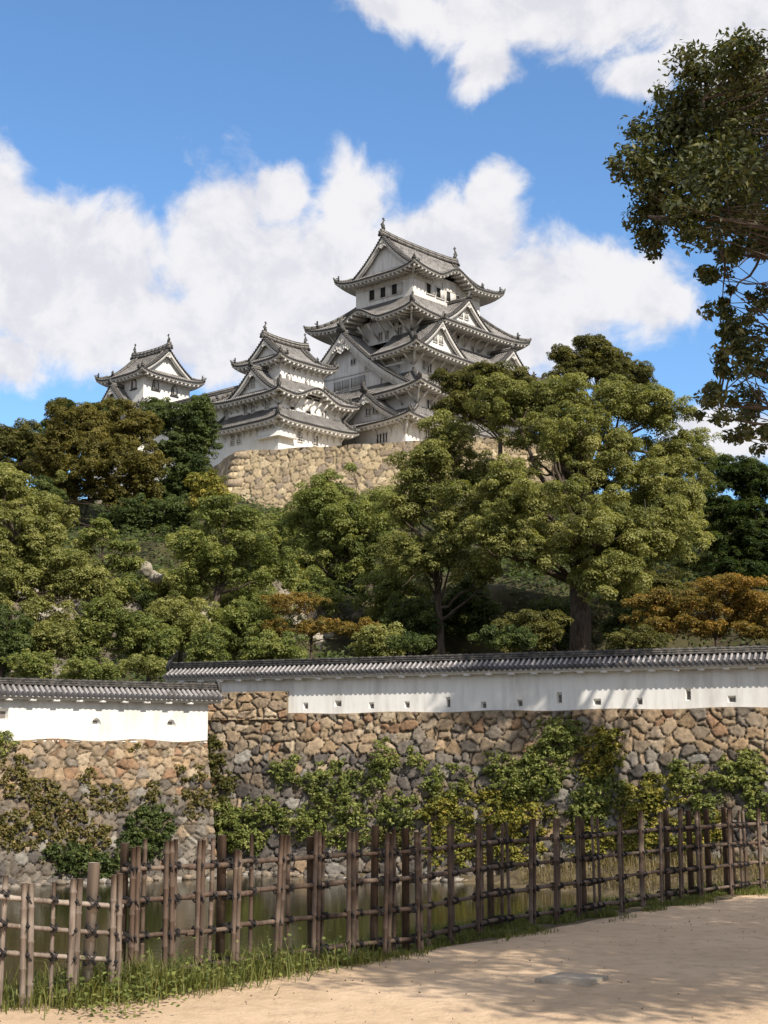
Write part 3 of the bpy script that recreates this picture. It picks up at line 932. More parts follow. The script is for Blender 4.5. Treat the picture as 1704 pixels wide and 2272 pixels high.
    # the row of barred windows in the great gable and small ones in the others
    pl = E2[0] + 1.4 + 1.1
    for (x, y) in ((312, 1142), (363, 1128), (420, 1113), (467, 1100)):
        q = K.hit_w(*Z1(x, y), pl); window(K, 'W', pl, q[1], q[2], 1.25, 1.35, 'bars', 4)
    q = K.hit_w(*Z1(412, 982), pl); window(K, 'W', pl, q[1], q[2], .8, .7, 'bars', 1)
    mb = MB(); q = K.hit_w(*Z1(430, 1085), pl)
    mb.box((pl - .1, q[1] - 9, q[2] + .55), (pl - .003, q[1] + 8, q[2] + .75)); mb.box((pl - .1, q[1] - 2, q[2] + .75), (pl - .004, q[1] - 1.7, q[2] + 3.2)); mb.box((pl - .1, q[1] - 4.9, q[2] - 1.6), (pl - .005, q[1] - 4.6, q[2] + .55))
    mb.build('gable_beam', M['trim'], K.root)
    pl = E1[0] + .8 + .9
    for (x, y) in ((508, 1300), (552, 1288)):
        q = K.hit_w(*Z1(x, y), pl); window(K, 'W', pl, q[1], q[2], .85, .9, 'bars', 2)
    for (pts, pl) in ((((930, 832), (967, 847)), E3[2] + 1.5), (((1093, 680), (1128, 692)), E4[2] + 1.4)):
        for (x, y) in pts:
            q = K.hit_s(*Z1(x, y), pl); window(K, 'S', pl, q[0], q[2], .75, .95, 'bars', 2)
    # struts under the eaves
    def struts(face, B, E, ze, vals, drop, run, curved=False):
        for c in vals:
            bracket(K, face, B[0] if face == 'W' else B[2], c, ze - .35 - drop, ze - .38, run, 'trim', curved)
    struts('W', B4, E4, e4, np.arange(4.4, 18.2, 1.9), 1.7, 2.3)
    struts('S', B4, E4, e4, np.arange(6.0, 25, 1.9), 1.5, 2.0)
    struts('W', B3, E3, e3, (2.1, 4.3, 6.5), 1.3, 1.7); struts('S', B3, E3, e3, np.arange(4.0, 27.4, 2.4), 1.2, 1.7)
    struts('W', B2, E2, e2, (.3, 2.6), 1.3, 1.6); struts('S', B2, E2, e2, np.arange(2.7, 29, 2.4), 1.2, 1.6)
    struts('W', B1, E1, e1, (.3, 2.6, 5.2, 9.0), 1.5, 1.5, True); struts('S', B1, E1, e1, np.arange(.4, 29, 2.5), 1.5, 1.5, True)
    for (B, E, ze) in ((B4, E4, e4), (B3, E3, e3), (B2, E2, e2), (B1, E1, e1)):
        mb = MB(); mb.bar((B[0], B[2], ze - 1.8), ((B[0] + E[0]) / 2, (B[2] + E[2]) / 2, ze - .3), .22, .22); mb.build('corner_strut', M['trim'], K.root)
        mb = MB(); mb.bar((B[0] + .4, B[2] + .4, ze - .25), (E[0] + .5, E[2] + .5, ze + .1), .28, .3); mb.build('corner_beam', M['trim_new'], K.root)
    mb = MB(); mb.bar((E5[0] + 2.2, E5[2] + 2.2, e5 - .25), (E5[0] + .4, E5[2] + .4, e5 + .06), .34, .34); mb.build('corner_beam', M['trim'], K.root)
    # the pendant under the curved gable of the fourth roof
    return K
build_main_keep()

# ------------------------------------------------------------------ the small keep in front and the gallery to its left
SK_O = W(617.6, 998, 181.5)
def build_small_keep():
    K = Keep('small_keep', (SK_O[0], SK_O[1], ZP), 'white three-storey small keep at the corner of the stone platform, with a wavy sunny gable')
    za = lambda x, y, u, v: K.z_at(*C2(x, y), u, v)
    B1 = (0, 11.8, 0, 10.4); BT = (1.9, 10.1, 1.8, 8.5)
    E1 = (-1.7, 13.5, -1.7, 12.1); ET = (.45, 11.5, .35, 9.9)
    L = .45
    e1 = za(1100, 540, E1[0], E1[2]) - L; e2 = za(1105, 388, E1[0], E1[2]) - L; et = za(1100, 198, ET[0], ET[2]) - .55
    i1 = za(1103, 505, 0, 0); i2 = za(1097, 345, BT[0], BT[2])
    rt = za(1000, 128, ET[0] + 1.5, 5.1)
    print('small keep z', e1, i1, e2, i2, et, rt)
    m = 'plaster'
    s1 = storey(K, B1, -.6, e1 + .5, m); s2 = storey(K, B1, e1 - .2, e2 + .5, m); s3 = storey(K, BT, i2 - .8, et + .5, m)
    Bi = (0.02, 11.78, .02, 10.38)
    R1 = skirt_roof(K, E1, Bi, max(i1, e1 + .55), e1, L, None, wall=B1, trim='trim_new', orn=.6)
    R2 = skirt_roof(K, E1, BT, i2, e2, L, {'S': [(7.4, 4.6, 1.5)]}, wall=B1, trim='trim_new', orn=.6)
    RT = irimoya(K, ET, 'u', 1.5, et, rt, BT, .6, .45, trims=('trim_new', m), bw=.45, pend=.4, fish=.62, orn=.6)
    u, v = E1[0] + .7, 4.3
    zA = za(945, 292, u, v)
    dormer(K, R2, (u, v), (0, -1.0), (1.0, 0), zA, 5.0, zA - e2 - .12, 4.2, ('trim_new', m), k=.45, bw=.55, pend=.4, orn=.8)
    pl = u + .7
    for (x, y) in ((930, 388), (958, 380)):
        q = K.hit_w(*C2(x, y), pl); window(K, 'W', pl, q[1], q[2], .55, .9, 'bars', 2, 'trim_new')
    for (f, pl, x, y, w, h, st, nb) in (
        ('W', BT[0], 1042, 288, .55, .85, 'bars', 1), ('S', BT[2], 1195, 292, .9, .55, 'flap', 0), ('S', BT[2], 1157, 350, .85, 1.25, 'bell', 0), ('S', BT[2], 1262, 385, .85, 1.25, 'bell', 0),
        ('W', 0, 810, 553, .65, 1.2, 'bars', 2), ('W', 0, 920, 527, .6, 1.2, 'bars', 2), ('W', 0, 960, 518, .6, 1.2, 'bars', 2), ('W', 0, 1038, 498, .65, 1.2, 'bars', 2),
        ('S', 0, 1177, 505, .85, 1.15, 'flap', 2), ('S', 0, 1265, 530, .85, 1.05, 'flap', 0), ('S', 0, 1352, 556, .85, 1.15, 'bars', 2),
        ('S', 0, 1267, 462, 1.1, .32, 'slot', 0), ('S', 0, 1312, 474, 1.1, .32, 'slot', 0),
        ('W', 0, 845, 699, .65, 1.2, 'grid', 0), ('W', 0, 882, 690, .65, 1.2, 'grid', 0),
        ('S', 0, 1220, 675, .8, 1.3, 'grid', 0), ('S', 0, 1307, 700, .8, 1.3, 'grid', 0),
    ):
        q = K.hit_w(*C2(x, y), pl) if f == 'W' else K.hit_s(*C2(x, y), pl)
        window(K, f, pl, q[1] if f == 'W' else q[0], q[2], w, h, st, nb, 'trim_new')
    for c in np.arange(.3, 11.6, 1.25):
        bracket(K, 'S', 0, c, e1 - 1.4, e1 - .36, 1.2, 'trim_new', True, .17)
        bracket(K, 'S', 0, c, e2 - 1.3, e2 - .36, 1.2, 'trim_new', False, .15)
    for c in np.arange(.3, 10.4, 1.25):
        bracket(K, 'W', 0, c, e1 - 1.4, e1 - .36, 1.2, 'trim_new', True, .17)
        bracket(K, 'W', 0, c, e2 - 1.3, e2 - .36, 1.2, 'trim_new', False, .15)
    for c in np.arange(2.2, 10.2, 1.1):
        bracket(K, 'S', BT[2], c, et - 1.1, et - .36, .95, 'trim_new', False, .15)
    for c in np.arange(2.1, 8.6, 1.3):
        bracket(K, 'W', BT[0], c, et - 1.1, et - .36, .95, 'trim_new', False, .15)
    # stone-dropping bay on the corner: flares out and stops short of the ground
    zb = K.hit_s(*C2(1120, 672), -.5)[2]
    zt = e1 - .7
    a, b, o = 3.6, 2.6, .75
    mb = MB()
    top = [(b, -.01, zt), (-.01, -.01, zt), (-.01, a, zt)]
    bot = [(b, -o, zb), (-o, -o, zb), (-o, a, zb)]
    inn = [(b, -.01, zb + .02), (-.01, -.01, zb + .02), (-.01, a, zb + .02)]
    P = np.array([top, bot, inn]).transpose(1, 0, 2)
    mb.grid(P)
    mb.add([top[0], bot[0], inn[0]], T=[(0, 1, 2)]); mb.add([top[2], bot[2], inn[2]], T=[(0, 1, 2)])
    mb.bar((b + .1, -o, zb), (-o - .08, -o, zb), .2, .16); mb.bar((-o, -o, zb), (-o, a + .1, zb), .2, .16)
    mb.build('corner_bay', M[m], K.root)
    # lattice of the curved gable
    q = K.hit_s(*C2(1290, 440), -1.2)
    mb = MB(); mb.bar((q[0] - 2.2, -.9, q[2] + .15), (q[0] + 2.2, -.9, q[2] + .15), .3, .22); mb.build('gable_beam', M['trim_new'], K.root)
    return K, e1, e2
SK, sk_e1, sk_e2 = build_small_keep()

def stone_foot(K, r, z0, z1):
    u0, u1, v0, v1 = r
    mb = MB(); o = 2.2
    top = [(u0 - .1, v0 - .1), (u1 + .1, v0 - .1), (u1 + .1, v1 + .1), (u0 - .1, v1 + .1)]
    bot = [(u0 - o, v0 - o), (u1 + o, v0 - o), (u1 + o, v1 + o), (u0 - o, v1 + o)]
    mb.add([(*p, z1) for p in top] + [(*p, z0) for p in bot], [(0, 1, 2, 3), (0, 4, 5, 1), (1, 5, 6, 2), (2, 6, 7, 3), (3, 7, 4, 0)], col=(.3, .25, .18))
    return mb.build('stone_base', M['stone'], K.root)

def build_gallery():
    O = SK.O + V3 * 10.6
    K = Keep('connecting_gallery', O, 'long low white gallery with a tiled ridge running left behind the dark conifers', 'gallery')
    B = (.3, 6.5, -.1, 16.5); E = (-1.2, 8.0, -.1, 18.0)
    zr = K.z_at(*C2(745, 428), 3.4, 3.0)
    ze = K.z_at(*C2(700, 497), E[0], 2.0)
    storey(K, B, -1, ze + .5, 'plaster'); stone_foot(K, B, -16, -1.0)
    mt, me = MB(), MB()
    for f in 'WE':
        o, ex, ey, L = sides(E)[f]
        half = (E[1] - E[0]) / 2
        side_patch(mt, me, o, ex, ey, L, half, 0, 0, lambda d: ze + (zr - ze) * (.7 * d / half + .3 * (d / half) ** 2), ze, 0, [], 1.5, nt=7)
    r = mt.build('roof', M['tile'], K.root); me.build('eaves', M['trim_new'], r)
    mr = MB(); ridge_line(mr, [np.array([3.4, -.1, zr + .25]), np.array([3.4, 18, zr + .25])], .5, .6); mr.build('main_ridge', M['ridge'], r)
    for v in (3, 6.2, 9.4, 12.6):
        window(K, 'W', .3, v, ze - 1.7, .7, 1.2, 'bars', 2, 'trim_new')
build_gallery()

def build_far_keep():
    O = SK.O + V3 * 28.0
    K = Keep('far_small_keep', O, 'white small keep standing alone on the far left, with arched black-framed windows')
    za = lambda x, y, u, v: K.z_at(*C2(x, y), u, v)
    BT = (.0, 8.6, .0, 7.7); ET = (-1.6, 10.2, -1.6, 9.3)
    et = za(360, 277, ET[0], ET[2]) - .6
    rt = za(480, 190, 4.3, ET[2] + 1.3)
    BL = (-1.5, 10.5, -1.0, 10.0); EL = (-3.0, 12, -2.5, 11.5)
    el = za(355, 505, EL[0], EL[2]) - .4
    print('far keep z', el, et, rt)
    m = 'plaster'
    storey(K, BL, -1, el + .5, m); stone_foot(K, BL, -16, -1.0); storey(K, BT, el, et + .5, m)
    RL = skirt_roof(K, EL, BT, el + 2.2, el, .4, None, wall=BL, trim='trim_new', orn=.6)
    irimoya(K, ET, 'v', 1.3, et, rt, BT, .6, .45, trims=('trim_new', m), bw=.5, pend=.45, fish=.62, orn=.6)
    u, v = EL[0] + .7, 4.6
    zA = za(180, 390, u, v)
    dormer(K, RL, (u, v), (0, -1.0), (1.0, 0), zA, 5.6, zA - el - .1, 4.0, ('trim_new', m), k=.45, bw=.6, pend=.45, orn=.8)
    for (f, x, y) in (('W', 295, 382), ('S', 415, 386), ('S', 519, 420)):
        q = K.hit_w(*C2(x, y), 0) if f == 'W' else K.hit_s(*C2(x, y), 0)
        window(K, f, 0, q[1] if f == 'W' else q[0], q[2], .95, 1.35, 'bell', 0)
    q = K.hit_s(*C2(448, 360), 0); window(K, 'S', 0, q[0], q[2], .8, .5, 'slot', 0, 'trim_new')
build_far_keep()
# ------------------------------------------------------------------ stone walls
PAL_TAN = np.array([(.40, .29, .185), (.44, .33, .22), (.36, .27, .185), (.40, .28, .17), (.32, .25, .18), (.27, .225, .18), (.47, .37, .26), (.33, .205, .125)])
PAL_GREY = np.array([(.195, .165, .135), (.24, .205, .17), (.15, .13, .115), (.28, .245, .205), (.215, .175, .135), (.12, .105, .095), (.34, .31, .27), (.25, .19, .135)])
PAL_GOLD = np.array([(.44, .35, .225), (.40, .315, .20), (.36, .28, .185), (.48, .39, .26), (.32, .25, .175), (.28, .225, .17), (.42, .33, .21)])
PAL_DARK = np.array([(.16, .14, .115), (.22, .19, .15), (.30, .27, .22), (.19, .16, .12), (.40, .36, .30)])

def stone_face(mb, A, B, zt, zb, batter, cw, ch, palfn, seed, res=0.06, depth=0.2, curve=1.0, corner=None, warp=.35, rot=.5, dim=1.0):
    """a dry-stone face from A to B (plan points, outward = right-hand side), top zt(s), with real stones standing out of deep joints"""
    rg = np.random.default_rng(seed)
    A = np.asarray(A, float)[:2]; B = np.asarray(B, float)[:2]
    L = np.linalg.norm(B - A); d = (B - A) / L
    nrm = np.array([d[1], -d[0]])
    H = float(np.max(zt(np.linspace(0, L, 50)))) - zb
    ns, nh = int(L / res) + 1, int(H / res) + 1
    s = np.linspace(0, L, ns); 
    # seeds in rough courses
    P = []
    y = -ch
    while y < H + ch:
        x = -cw
        hh = ch * rg.uniform(.75, 1.3)
        while x < L + cw:
            w = cw * rg.choice([.55, .8, 1.0, 1.25, 1.6], p=[.2, .25, .25, .2, .1])
            P.append((x + w / 2 + rg.normal(0, .1) * cw, y + hh / 2 + rg.normal(0, .2) * ch, w))
            if rg.random() < .4:
                P.append((x + rg.normal(0, .1) * cw, y + hh * rg.uniform(0, 1), .3 * cw))
            x += w
        y += hh
    P = np.array(P)
    n = len(P)
    ang = rg.normal(0, rot, n)
    wt = (P[:, 2] / cw - 1) * .16 * cw * cw
    lum = rg.uniform(.82, 1.18, n); idx = rg.integers(0, 1 << 30, n)
    off = rg.normal(0, .18, n) * depth; tx, ty = rg.normal(0, .25, n) * depth / cw, rg.normal(0, .25, n) * depth / ch
    G = np.stack(np.meshgrid(s, np.linspace(0, 1, nh), indexing='ij'), -1)
    zts = zt(s)
    h = (zts[:, None] - zb) * G[..., 1]                  # height above the foot
    X = G[..., 0]
    pts = np.stack([X.ravel(), h.ravel()], 1)
    p3 = np.concatenate([pts, np.zeros((len(pts), 1)) + seed], 1)
    wx = (vnoise(p3, 1.6 / cw, 1) - .5) * warp * cw + (vnoise(p3, 5 / cw, 2) - .5) * .12 * cw
    wy = (vnoise(p3, 1.6 / ch, 3) - .5) * warp * ch + (vnoise(p3, 5 / ch, 4) - .5) * .12 * ch
    q = pts + np.stack([wx, wy], 1)
    D1 = np.full(len(q), 1e9); D2 = D1.copy(); I1 = np.zeros(len(q), int)
    order = np.argsort(q[:, 0]); qs = q[order]
    po = np.argsort(P[:, 0]); Ps = P[po]
    asp = cw / ch
    for c0 in range(0, len(qs), 6000):
        qq = qs[c0:c0 + 6000]
        a, b = np.searchsorted(Ps[:, 0], [qq[0, 0] - 3 * cw, qq[-1, 0] + 3 * cw])
        sub = Ps[a:b]; ii = po[a:b]
        dx = qq[:, None, 0] - sub[None, :, 0]; dy = (qq[:, None, 1] - sub[None, :, 1])
        ca, sa = np.cos(ang[ii]), np.sin(ang[ii])
        ex, ey = dx * ca + dy * sa, (-dx * sa + dy * ca) * asp
        dd = ex * ex + ey * ey - wt[ii][None]
        k = np.argpartition(dd, 1, axis=1)[:, :2]
        v = np.take_along_axis(dd, k, 1)
        sw = v[:, 0] > v[:, 1]
        k[sw] = k[sw][:, ::-1]; v = np.sort(v, 1)
        o = order[c0:c0 + 6000]
        D1[o] = v[:, 0]; D2[o] = v[:, 1]; I1[o] = ii[k[:, 0]]
    gap = (D2 - D1) / (2 * cw)                               # about the distance to the joint
    e = np.clip(gap / (.075 * cw), 0, 1); e = e * e * (3 - 2 * e)
    e2 = np.clip(gap / (.5 * cw), 0, 1) ** .7
    rel = q - P[I1][:, :2]
    disp = depth * (e - 1) + depth * .18 * e2 + off[I1] + tx[I1] * rel[:, 0] + ty[I1] * rel[:, 1]
    disp += ((vnoise(p3, 9.0, 5) - .5) * .35 + (vnoise(p3, 22.0, 6) - .5) * .2) * depth * .8
    hh = h.ravel(); Hs = np.repeat(zts - zb, nh)
    disp = np.where(Hs - hh < .09, np.maximum(disp, -.01 * depth), disp)
    b = batter * (Hs - hh) ** curve * (H ** (1 - curve))
    base = A[None] + pts[:, :1] * d[None] + nrm[None] * (b + disp)[:, None]
    V = np.concatenate([base, (zb + hh)[:, None]], 1)
    c = palfn(pts[:, 0], hh, Hs, idx[I1], P[I1][:, 1]) * (lum[I1] * dim)[:, None]
    soil = np.array([.10, .08, .055])
    c = soil + (c - soil) * np.clip(gap / (.035 * cw), 0, 1)[:, None]
    i0 = mb.n
    mb.grid(V.reshape(ns, nh, 3), c.reshape(ns, nh, 3))
    # top and back so that the wall has thickness
    top = V.reshape(ns, nh, 3)[:, -1]
    k1 = top - np.array([*nrm, 0]) * 1.2 - np.array([0, 0, .03])
    k2 = k1.copy(); k2[:, 2] = zb
    mb.grid(np.stack([top, k1, k2], 1), np.broadcast_to(np.array([.2, .16, .11]), (ns, 3, 3)))
    # closed ends
    for row in (0, -1):
        E = V.reshape(ns, nh, 3)[row]
        Bk = E.copy(); Bk[:, :2] = k1[row][:2]
        mb.grid(np.stack([E, Bk], 1), np.broadcast_to(np.array([.24, .19, .13]), (nh, 2, 3)))
    return d, nrm, L

def pick(pal, idx):
    return pal[idx % len(pal)]

# left pair: plaster wall on its stone base; right pair likewise; both stand across the pond
def plan(px, py, Y): return W(px, py, Y)[:2]
LA, LB = plan(-130, 1510, 58.6), plan(462, 1555, 64.5)
RA, RB = plan(395, 1500, 68.0), plan(1704, 1460, 57.8)
RB = RB + (RB - RA) * 0.35
LA = LA + (LA - LB) * 2.2
WZ = -3.1                                                     # pond surface
def z_on(A, B, px, py):
    """height where the pixel's ray meets the vertical plane through A and B"""
    d3 = ray(px, py); n = np.array([B[1] - A[1], A[0] - B[0]])
    t = (n @ (A - CAM[:2])) / (n @ d3[:2])
    P = CAM + t * d3
    return P[2], P

zLt = z_on(LA, LB, 250, 1642)[0]
zRt = z_on(RA, RB, 1200, 1576)[0]
zR2 = z_on(RA, RB, 1200, 1488)[0]; zRr = z_on(RA, RB, 1200, 1449)[0]
zL2 = z_on(LA, LB, 250, 1551)[0]; zLr = z_on(LA, LB, 250, 1513)[0]
print('walls', LA, LB, RA, RB, zLt, zL2, zLr, zRt, zR2, zRr)

def pal_low(s, h, H, idx, cy):
    # tan stones in the upper courses, grey and lichened ones lower down
    t = np.clip((H - cy - .9 - 1.1 * vnoise(np.stack([s * .35, s * 0, s * 0], 1), 1.0, 3)) / .8, 0, 1)
    r = (idx // 977 % 1000) / 1000.0
    g = (r < t * .92)
    return np.where(g[:, None], pick(PAL_GREY, idx), pick(PAL_TAN, idx))

def build_stone_walls():
    mb = MB()
    stone_face(mb, LA, LB, lambda s: np.full_like(s, zLt) + .05 * np.sin(s * 1.7), WZ - .8, .26, .52, .40, pal_low, 11, .05, .14, dim=.74)
    o = mb.build('stone_wall', M['stone'], smooth=True, origin=(*LA, WZ))
    tag(o, 'rough stone retaining wall rising from the pond under the shorter, brighter white wall', 'stone wall')
    mb = MB()
    LR = np.linalg.norm(RB - RA)
    d = (RB - RA) / LR
    s0 = (z_on(RA, RB, 470, 1560)[1][:2] - RA) @ d; s1 = (z_on(RA, RB, 640, 1560)[1][:2] - RA) @ d
    zhi = z_on(RA, RB, 560, 1535)[0]
    f = lambda s: zRt + .03 * np.sin(s * 1.3)
    off = np.array([d[1], -d[0]]) * .12
    stone_face(mb, RA + off, RB + off, f, WZ - .8, .26, .64, .48, pal_low, 12, .055, .16, dim=.74)
    tanp = lambda s, h, H, idx, cy: pick(PAL_TAN, idx)
    stone_face(mb, RA + off * 1.3 + d * (s0 - 2.5), RA + off * 1.3 + d * s1, lambda s: np.full_like(s, zhi), zRt - .25, .1, .85, .42, tanp, 14, .04, .12, warp=.12, rot=.08, dim=.95)
    o = mb.build('stone_wall', M['stone'], smooth=True, origin=(*RA, WZ))
    tag(o, 'long stone retaining wall with a raised block of tan stones, under the row of square loopholes', 'stone wall')
build_stone_walls()

# ------------------------------------------------------------------ plaster walls with tiled roofs
def build_plaster_wall(name, label, A, B, zb, ze, zr, loops, s_a=0.0, s_b=None, run=.56, th=.36):
    L = np.linalg.norm(B - A); d = (B - A) / L; n = np.array([d[1], -d[0]])
    ang = atan2(d[1], d[0])
    s_b = L if s_b is None else s_b
    root = empty(name, (A[0], A[1], zb), ang, label, 'plaster wall')
    # local frame: x along the wall, -y towards the pond
    mw = MB()
    holes = sorted(loops)
    H = ze - zb + .12
    # front face built as a grid of strips so that the loopholes are real recesses
    xs = [s_a]
    for (c, z, w, h, kind) in holes:
        xs += [c - w / 2, c + w / 2]
    xs.append(s_b)
    def quad(x0, x1, z0, z1, y=0.0):
        mw.add([(x0, y, z0), (x1, y, z0), (x1, y, z1), (x0, y, z1)], [(0, 1, 2, 3)])
    for i in range(0, len(xs) - 1, 2):
        n_ = max(1, int((xs[i + 1] - xs[i]) / .6))
        e = np.linspace(xs[i], xs[i + 1], n_ + 1)
        for a, b in zip(e[:-1], e[1:]): quad(a, b, -.06, H)
    for (c, z, w, h, kind) in holes:
        zc = z - zb
        quad(c - w / 2, c + w / 2, -.06, zc - h / 2); quad(c - w / 2, c + w / 2, zc + h / 2, H)
    quad(s_a, s_b, -.4, H, th)
    for x in (s_a, s_b): mw.add([(x, 0, -.4), (x, th, -.4), (x, th, H), (x, 0, H)], [(0, 1, 2, 3)])
    mw.build('wall', M['plaster_wall'], root)
    for (c, z, w, h, kind) in holes:
        zc = z - zb; k = .62 if kind != 'round' else .5; dp = .2
        ml = MB()
        o_ = [(c - w / 2, 0, zc - h / 2), (c + w / 2, 0, zc - h / 2), (c + w / 2, 0, zc + h / 2), (c - w / 2, 0, zc + h / 2)]
        i_ = [(c + (x - c) * k, dp, zc + (q - zc) * k - .02) for (x, _, q) in o_]
        for j in range(4):
            ml.add([o_[j], o_[(j + 1) % 4], i_[(j + 1) % 4], i_[j]], [(0, 1, 2, 3)])
        if kind == 'round':
            # plaster fills the corners so that the mouth is a half disc
            for sg in (-1, 1):
                arc = [(c + sg * w / 2 * cos(t), 0.0, zc - h / 2 + h * sin(t)) for t in np.linspace(0, pi / 2, 7)]
                cor = (c + sg * w / 2, 0.0, zc + h / 2)
                ml.add(arc + [cor], T=[(i, i + 1, 7) for i in range(6)])
        f = ml.build('loophole', M['plaster'], root)
        md = MB(); md.add(i_, [(0, 1, 2, 3)]); md.build('opening', M['slate'], f)
    mt, me = MB(), MB()
    zeL, zrL = ze - zb, zr - zb - .2
    for (o, ex, ey) in ((np.array([s_a - .5, -run]), np.array([1.0, 0]), np.array([0, 1.0])), (np.array([s_b + .5, th + run]), np.array([-1.0, 0]), np.array([0, -1.0]))):
        R = run + th / 2
        side_patch(mt, None, o, ex, ey, s_b - s_a + 1.0, R, 0, 0, lambda q: zeL + .14 + (zrL - zeL - .14) * (.8 * q / R + .2 * (q / R) ** 2), zeL, 0, [], .3, pitch=.235, nt=8, thick=.55)
    r = mt.build('roof', M['tile_near'], root)
    # plaster bed under the tiles, with purlin and bracket ends
    me.bar((s_a - .45, th / 2, zeL - .02 + .05), (s_b + .45, th / 2, zeL + .03), th + 2 * run - .16, .10)
    me.bar((s_a - .45, -run * .55, zeL - .06), (s_b + .45, -run * .55, zeL - .06), .1, .1)
    for x in np.arange(s_a + .4, s_b, 1.0):
        me.bar((x, 0, zeL - .13), (x, -run * .72, zeL - .13), .26, .09)
    # triangular plaster ends
    me.build('eaves', M['trim_new'], r)
    mr = MB()
    yc = th / 2
    for k, (w, z) in enumerate(((.36, .02), (.30, .11), (.2, .2))):
        mr.bar((s_a - .5 + .03 * k, yc, zrL + z), (s_b + .5 - .03 * k, yc, zrL + z), w, .085)
    for x in np.arange(s_a - .4, s_b + .4, .33):
        mr.bar((x, yc, zrL + .235), (x + .24, yc, zrL + .235), .15, .07)
    mr.build('ridge', M['ridge'], r)
    for x, sg in ((s_a - .5, -1), (s_b + .5, 1)):
        mo = MB(); mo.poly_prism([(-.26, -.2), (.26, -.2), (.3, .05), (.14, .26), (0, .36), (-.14, .26), (-.3, .05)], (np.array([x, yc, zrL + .05]), np.array([0, 1.0, 0]), np.array([sg, 0, 0])), -.06, .1)
        mo.build('ridge_ornament', M['ornament'], r)
    return root

def on_wall(A, B, px, py):
    z, P = z_on(A, B, px, py)
    d = (B - A) / np.linalg.norm(B - A)
    return (P[:2] - A) @ d, z
Lh = [(*on_wall(LA, LB, x, y), .42, .31, 'round') for x, y in ((214, 1601), (380, 1604))] + [(*on_wall(LA, LB, 8, 1585), .4, .5, 'square')]
build_plaster_wall('plaster_wall', 'shorter, brightly sunlit white wall with half-round loopholes, its tiled roof ending at the stone block', LA, LB, zLt - .02, zL2, zLr, Lh)
Rh = []
for (x, y, tall) in ((678, 1566, 0), (750, 1561, 2), (824, 1568, 0), (903, 1566, 0), (994, 1559, 1), (1073, 1567, 0), (1153, 1560, 0), (1241, 1549, 1), (1325, 1560, 2), (1419, 1556, 0), (1527, 1541, 1), (1624, 1551, 2)):
    c, z = on_wall(RA, RB, x, y)
    w, h = ((.25, .29), (.22, .5), (.34, .27))[tall]
    Rh.append((c, z + (.05 if z - zRt < .3 else 0), w, h, 'square'))
build_plaster_wall('plaster_wall', 'long half-shaded white wall with a row of square loopholes below the wooded hill', RA, RB, zRt - .02, zR2, zRr, Rh)

# ------------------------------------------------------------------ the castle's stone platform
PA, PB = plan(522, 1002, 180.0), plan(1200, 965, 170.0)
PB = PB + (PB - PA) * .04
def build_platform():
    mb = MB()
    f = lambda s: np.full_like(s, ZP) + .06 * np.sin(s * .9)
    palg = lambda s, h, H, idx, cy: pick(PAL_GOLD, idx)
    stone_face(mb, PA, PB, f, 22.0, .38, 1.15, .85, palg, 21, .13, .2, dim=.9, curve=1.25, warp=.3, rot=.35)
    # the left return of the platform, running back
    dV = np.array([-.37, .929])
    P2 = PA + dV * 55
    stone_face(mb, P2, PA, f, 22.0, .38, 1.3, .95, palg, 22, .3, .2, dim=.9, curve=1.25, warp=.3, rot=.35)
    # paved top
    q = [np.array([*PA, ZP - .2]), np.array([*PB, ZP - .2]), np.array([*(PB + np.array([16, 60])), ZP - .2]), np.array([*P2, ZP - .2])]
    mb.add(q, [(0, 1, 2, 3)], col=(.35, .29, .2))
    o = mb.build('stone_platform', M['stone_clean'], smooth=True, origin=(*PA, 22.0))
    tag(o, 'tall golden stone platform with a sloping edge carrying the white keeps', 'stone platform')
    # long squared corner stones
    mb = MB()
    d = (PB - PA) / np.linalg.norm(PB - PA); n = np.array([d[1], -d[0]])
    dv = -dV; n2 = np.array([dv[1], -dv[0]])
    rg = np.random.default_rng(5)
    z = ZP; k = 0
    H = ZP - 22.0
    while z > 24:
        hh = rg.uniform(.85, 1.15)
        zm = z - hh / 2
        b = .38 * (ZP - zm) ** 1.25 * (H ** -.25)
        # corner point moved out along both faces
        cpt = PA + b * (n + n2) / (1 + n @ n2)
        L1, L2 = (rg.uniform(1.6, 2.2), 1.0) if k % 2 == 0 else (rg.uniform(.9, 1.2), 2.0)
        c = pick(PAL_GOLD, np.array([rg.integers(0, 99)]))[0] * rg.uniform(.95, 1.15)
        o1 = cpt + (n + n2) * .04 / (1 + n @ n2)
        tl = .38 * 1.25 * ((ZP - zm) / H) ** .25 * hh / 2
        V = []
        for dz, sgn in ((-hh / 2 + .04, 1), (hh / 2 - .04, -1)):
            p = o1 + (n + n2) / (1 + n @ n2) * tl * sgn
            for q in (p, p + d * L1, p + d * L1 - n * .8, p - dv * L2 - n2 * .8, p - dv * L2):
                V.append((*q, zm + dz))
        mb.add(V, Q=[(0, 1, 6, 5), (1, 2, 7, 6), (2, 3, 8, 7), (3, 4, 9, 8), (4, 0, 5, 9)], T=[(5, 6, 7), (5, 7, 8), (5, 8, 9), (0, 2, 1), (0, 3, 2), (0, 4, 3)], col=c)
        z -= hh; k += 1
    e = mb.build('corner_stones', M['stone_clean'], origin=(*PA, 22.0))
    e.location = (0, 0, 0); e.parent = o
    # low tiled wall on the platform beside the small keep
    A, B = W(770, 985, 184.5)[:2], W(862, 985, 181.0)[:2]
build_platform()

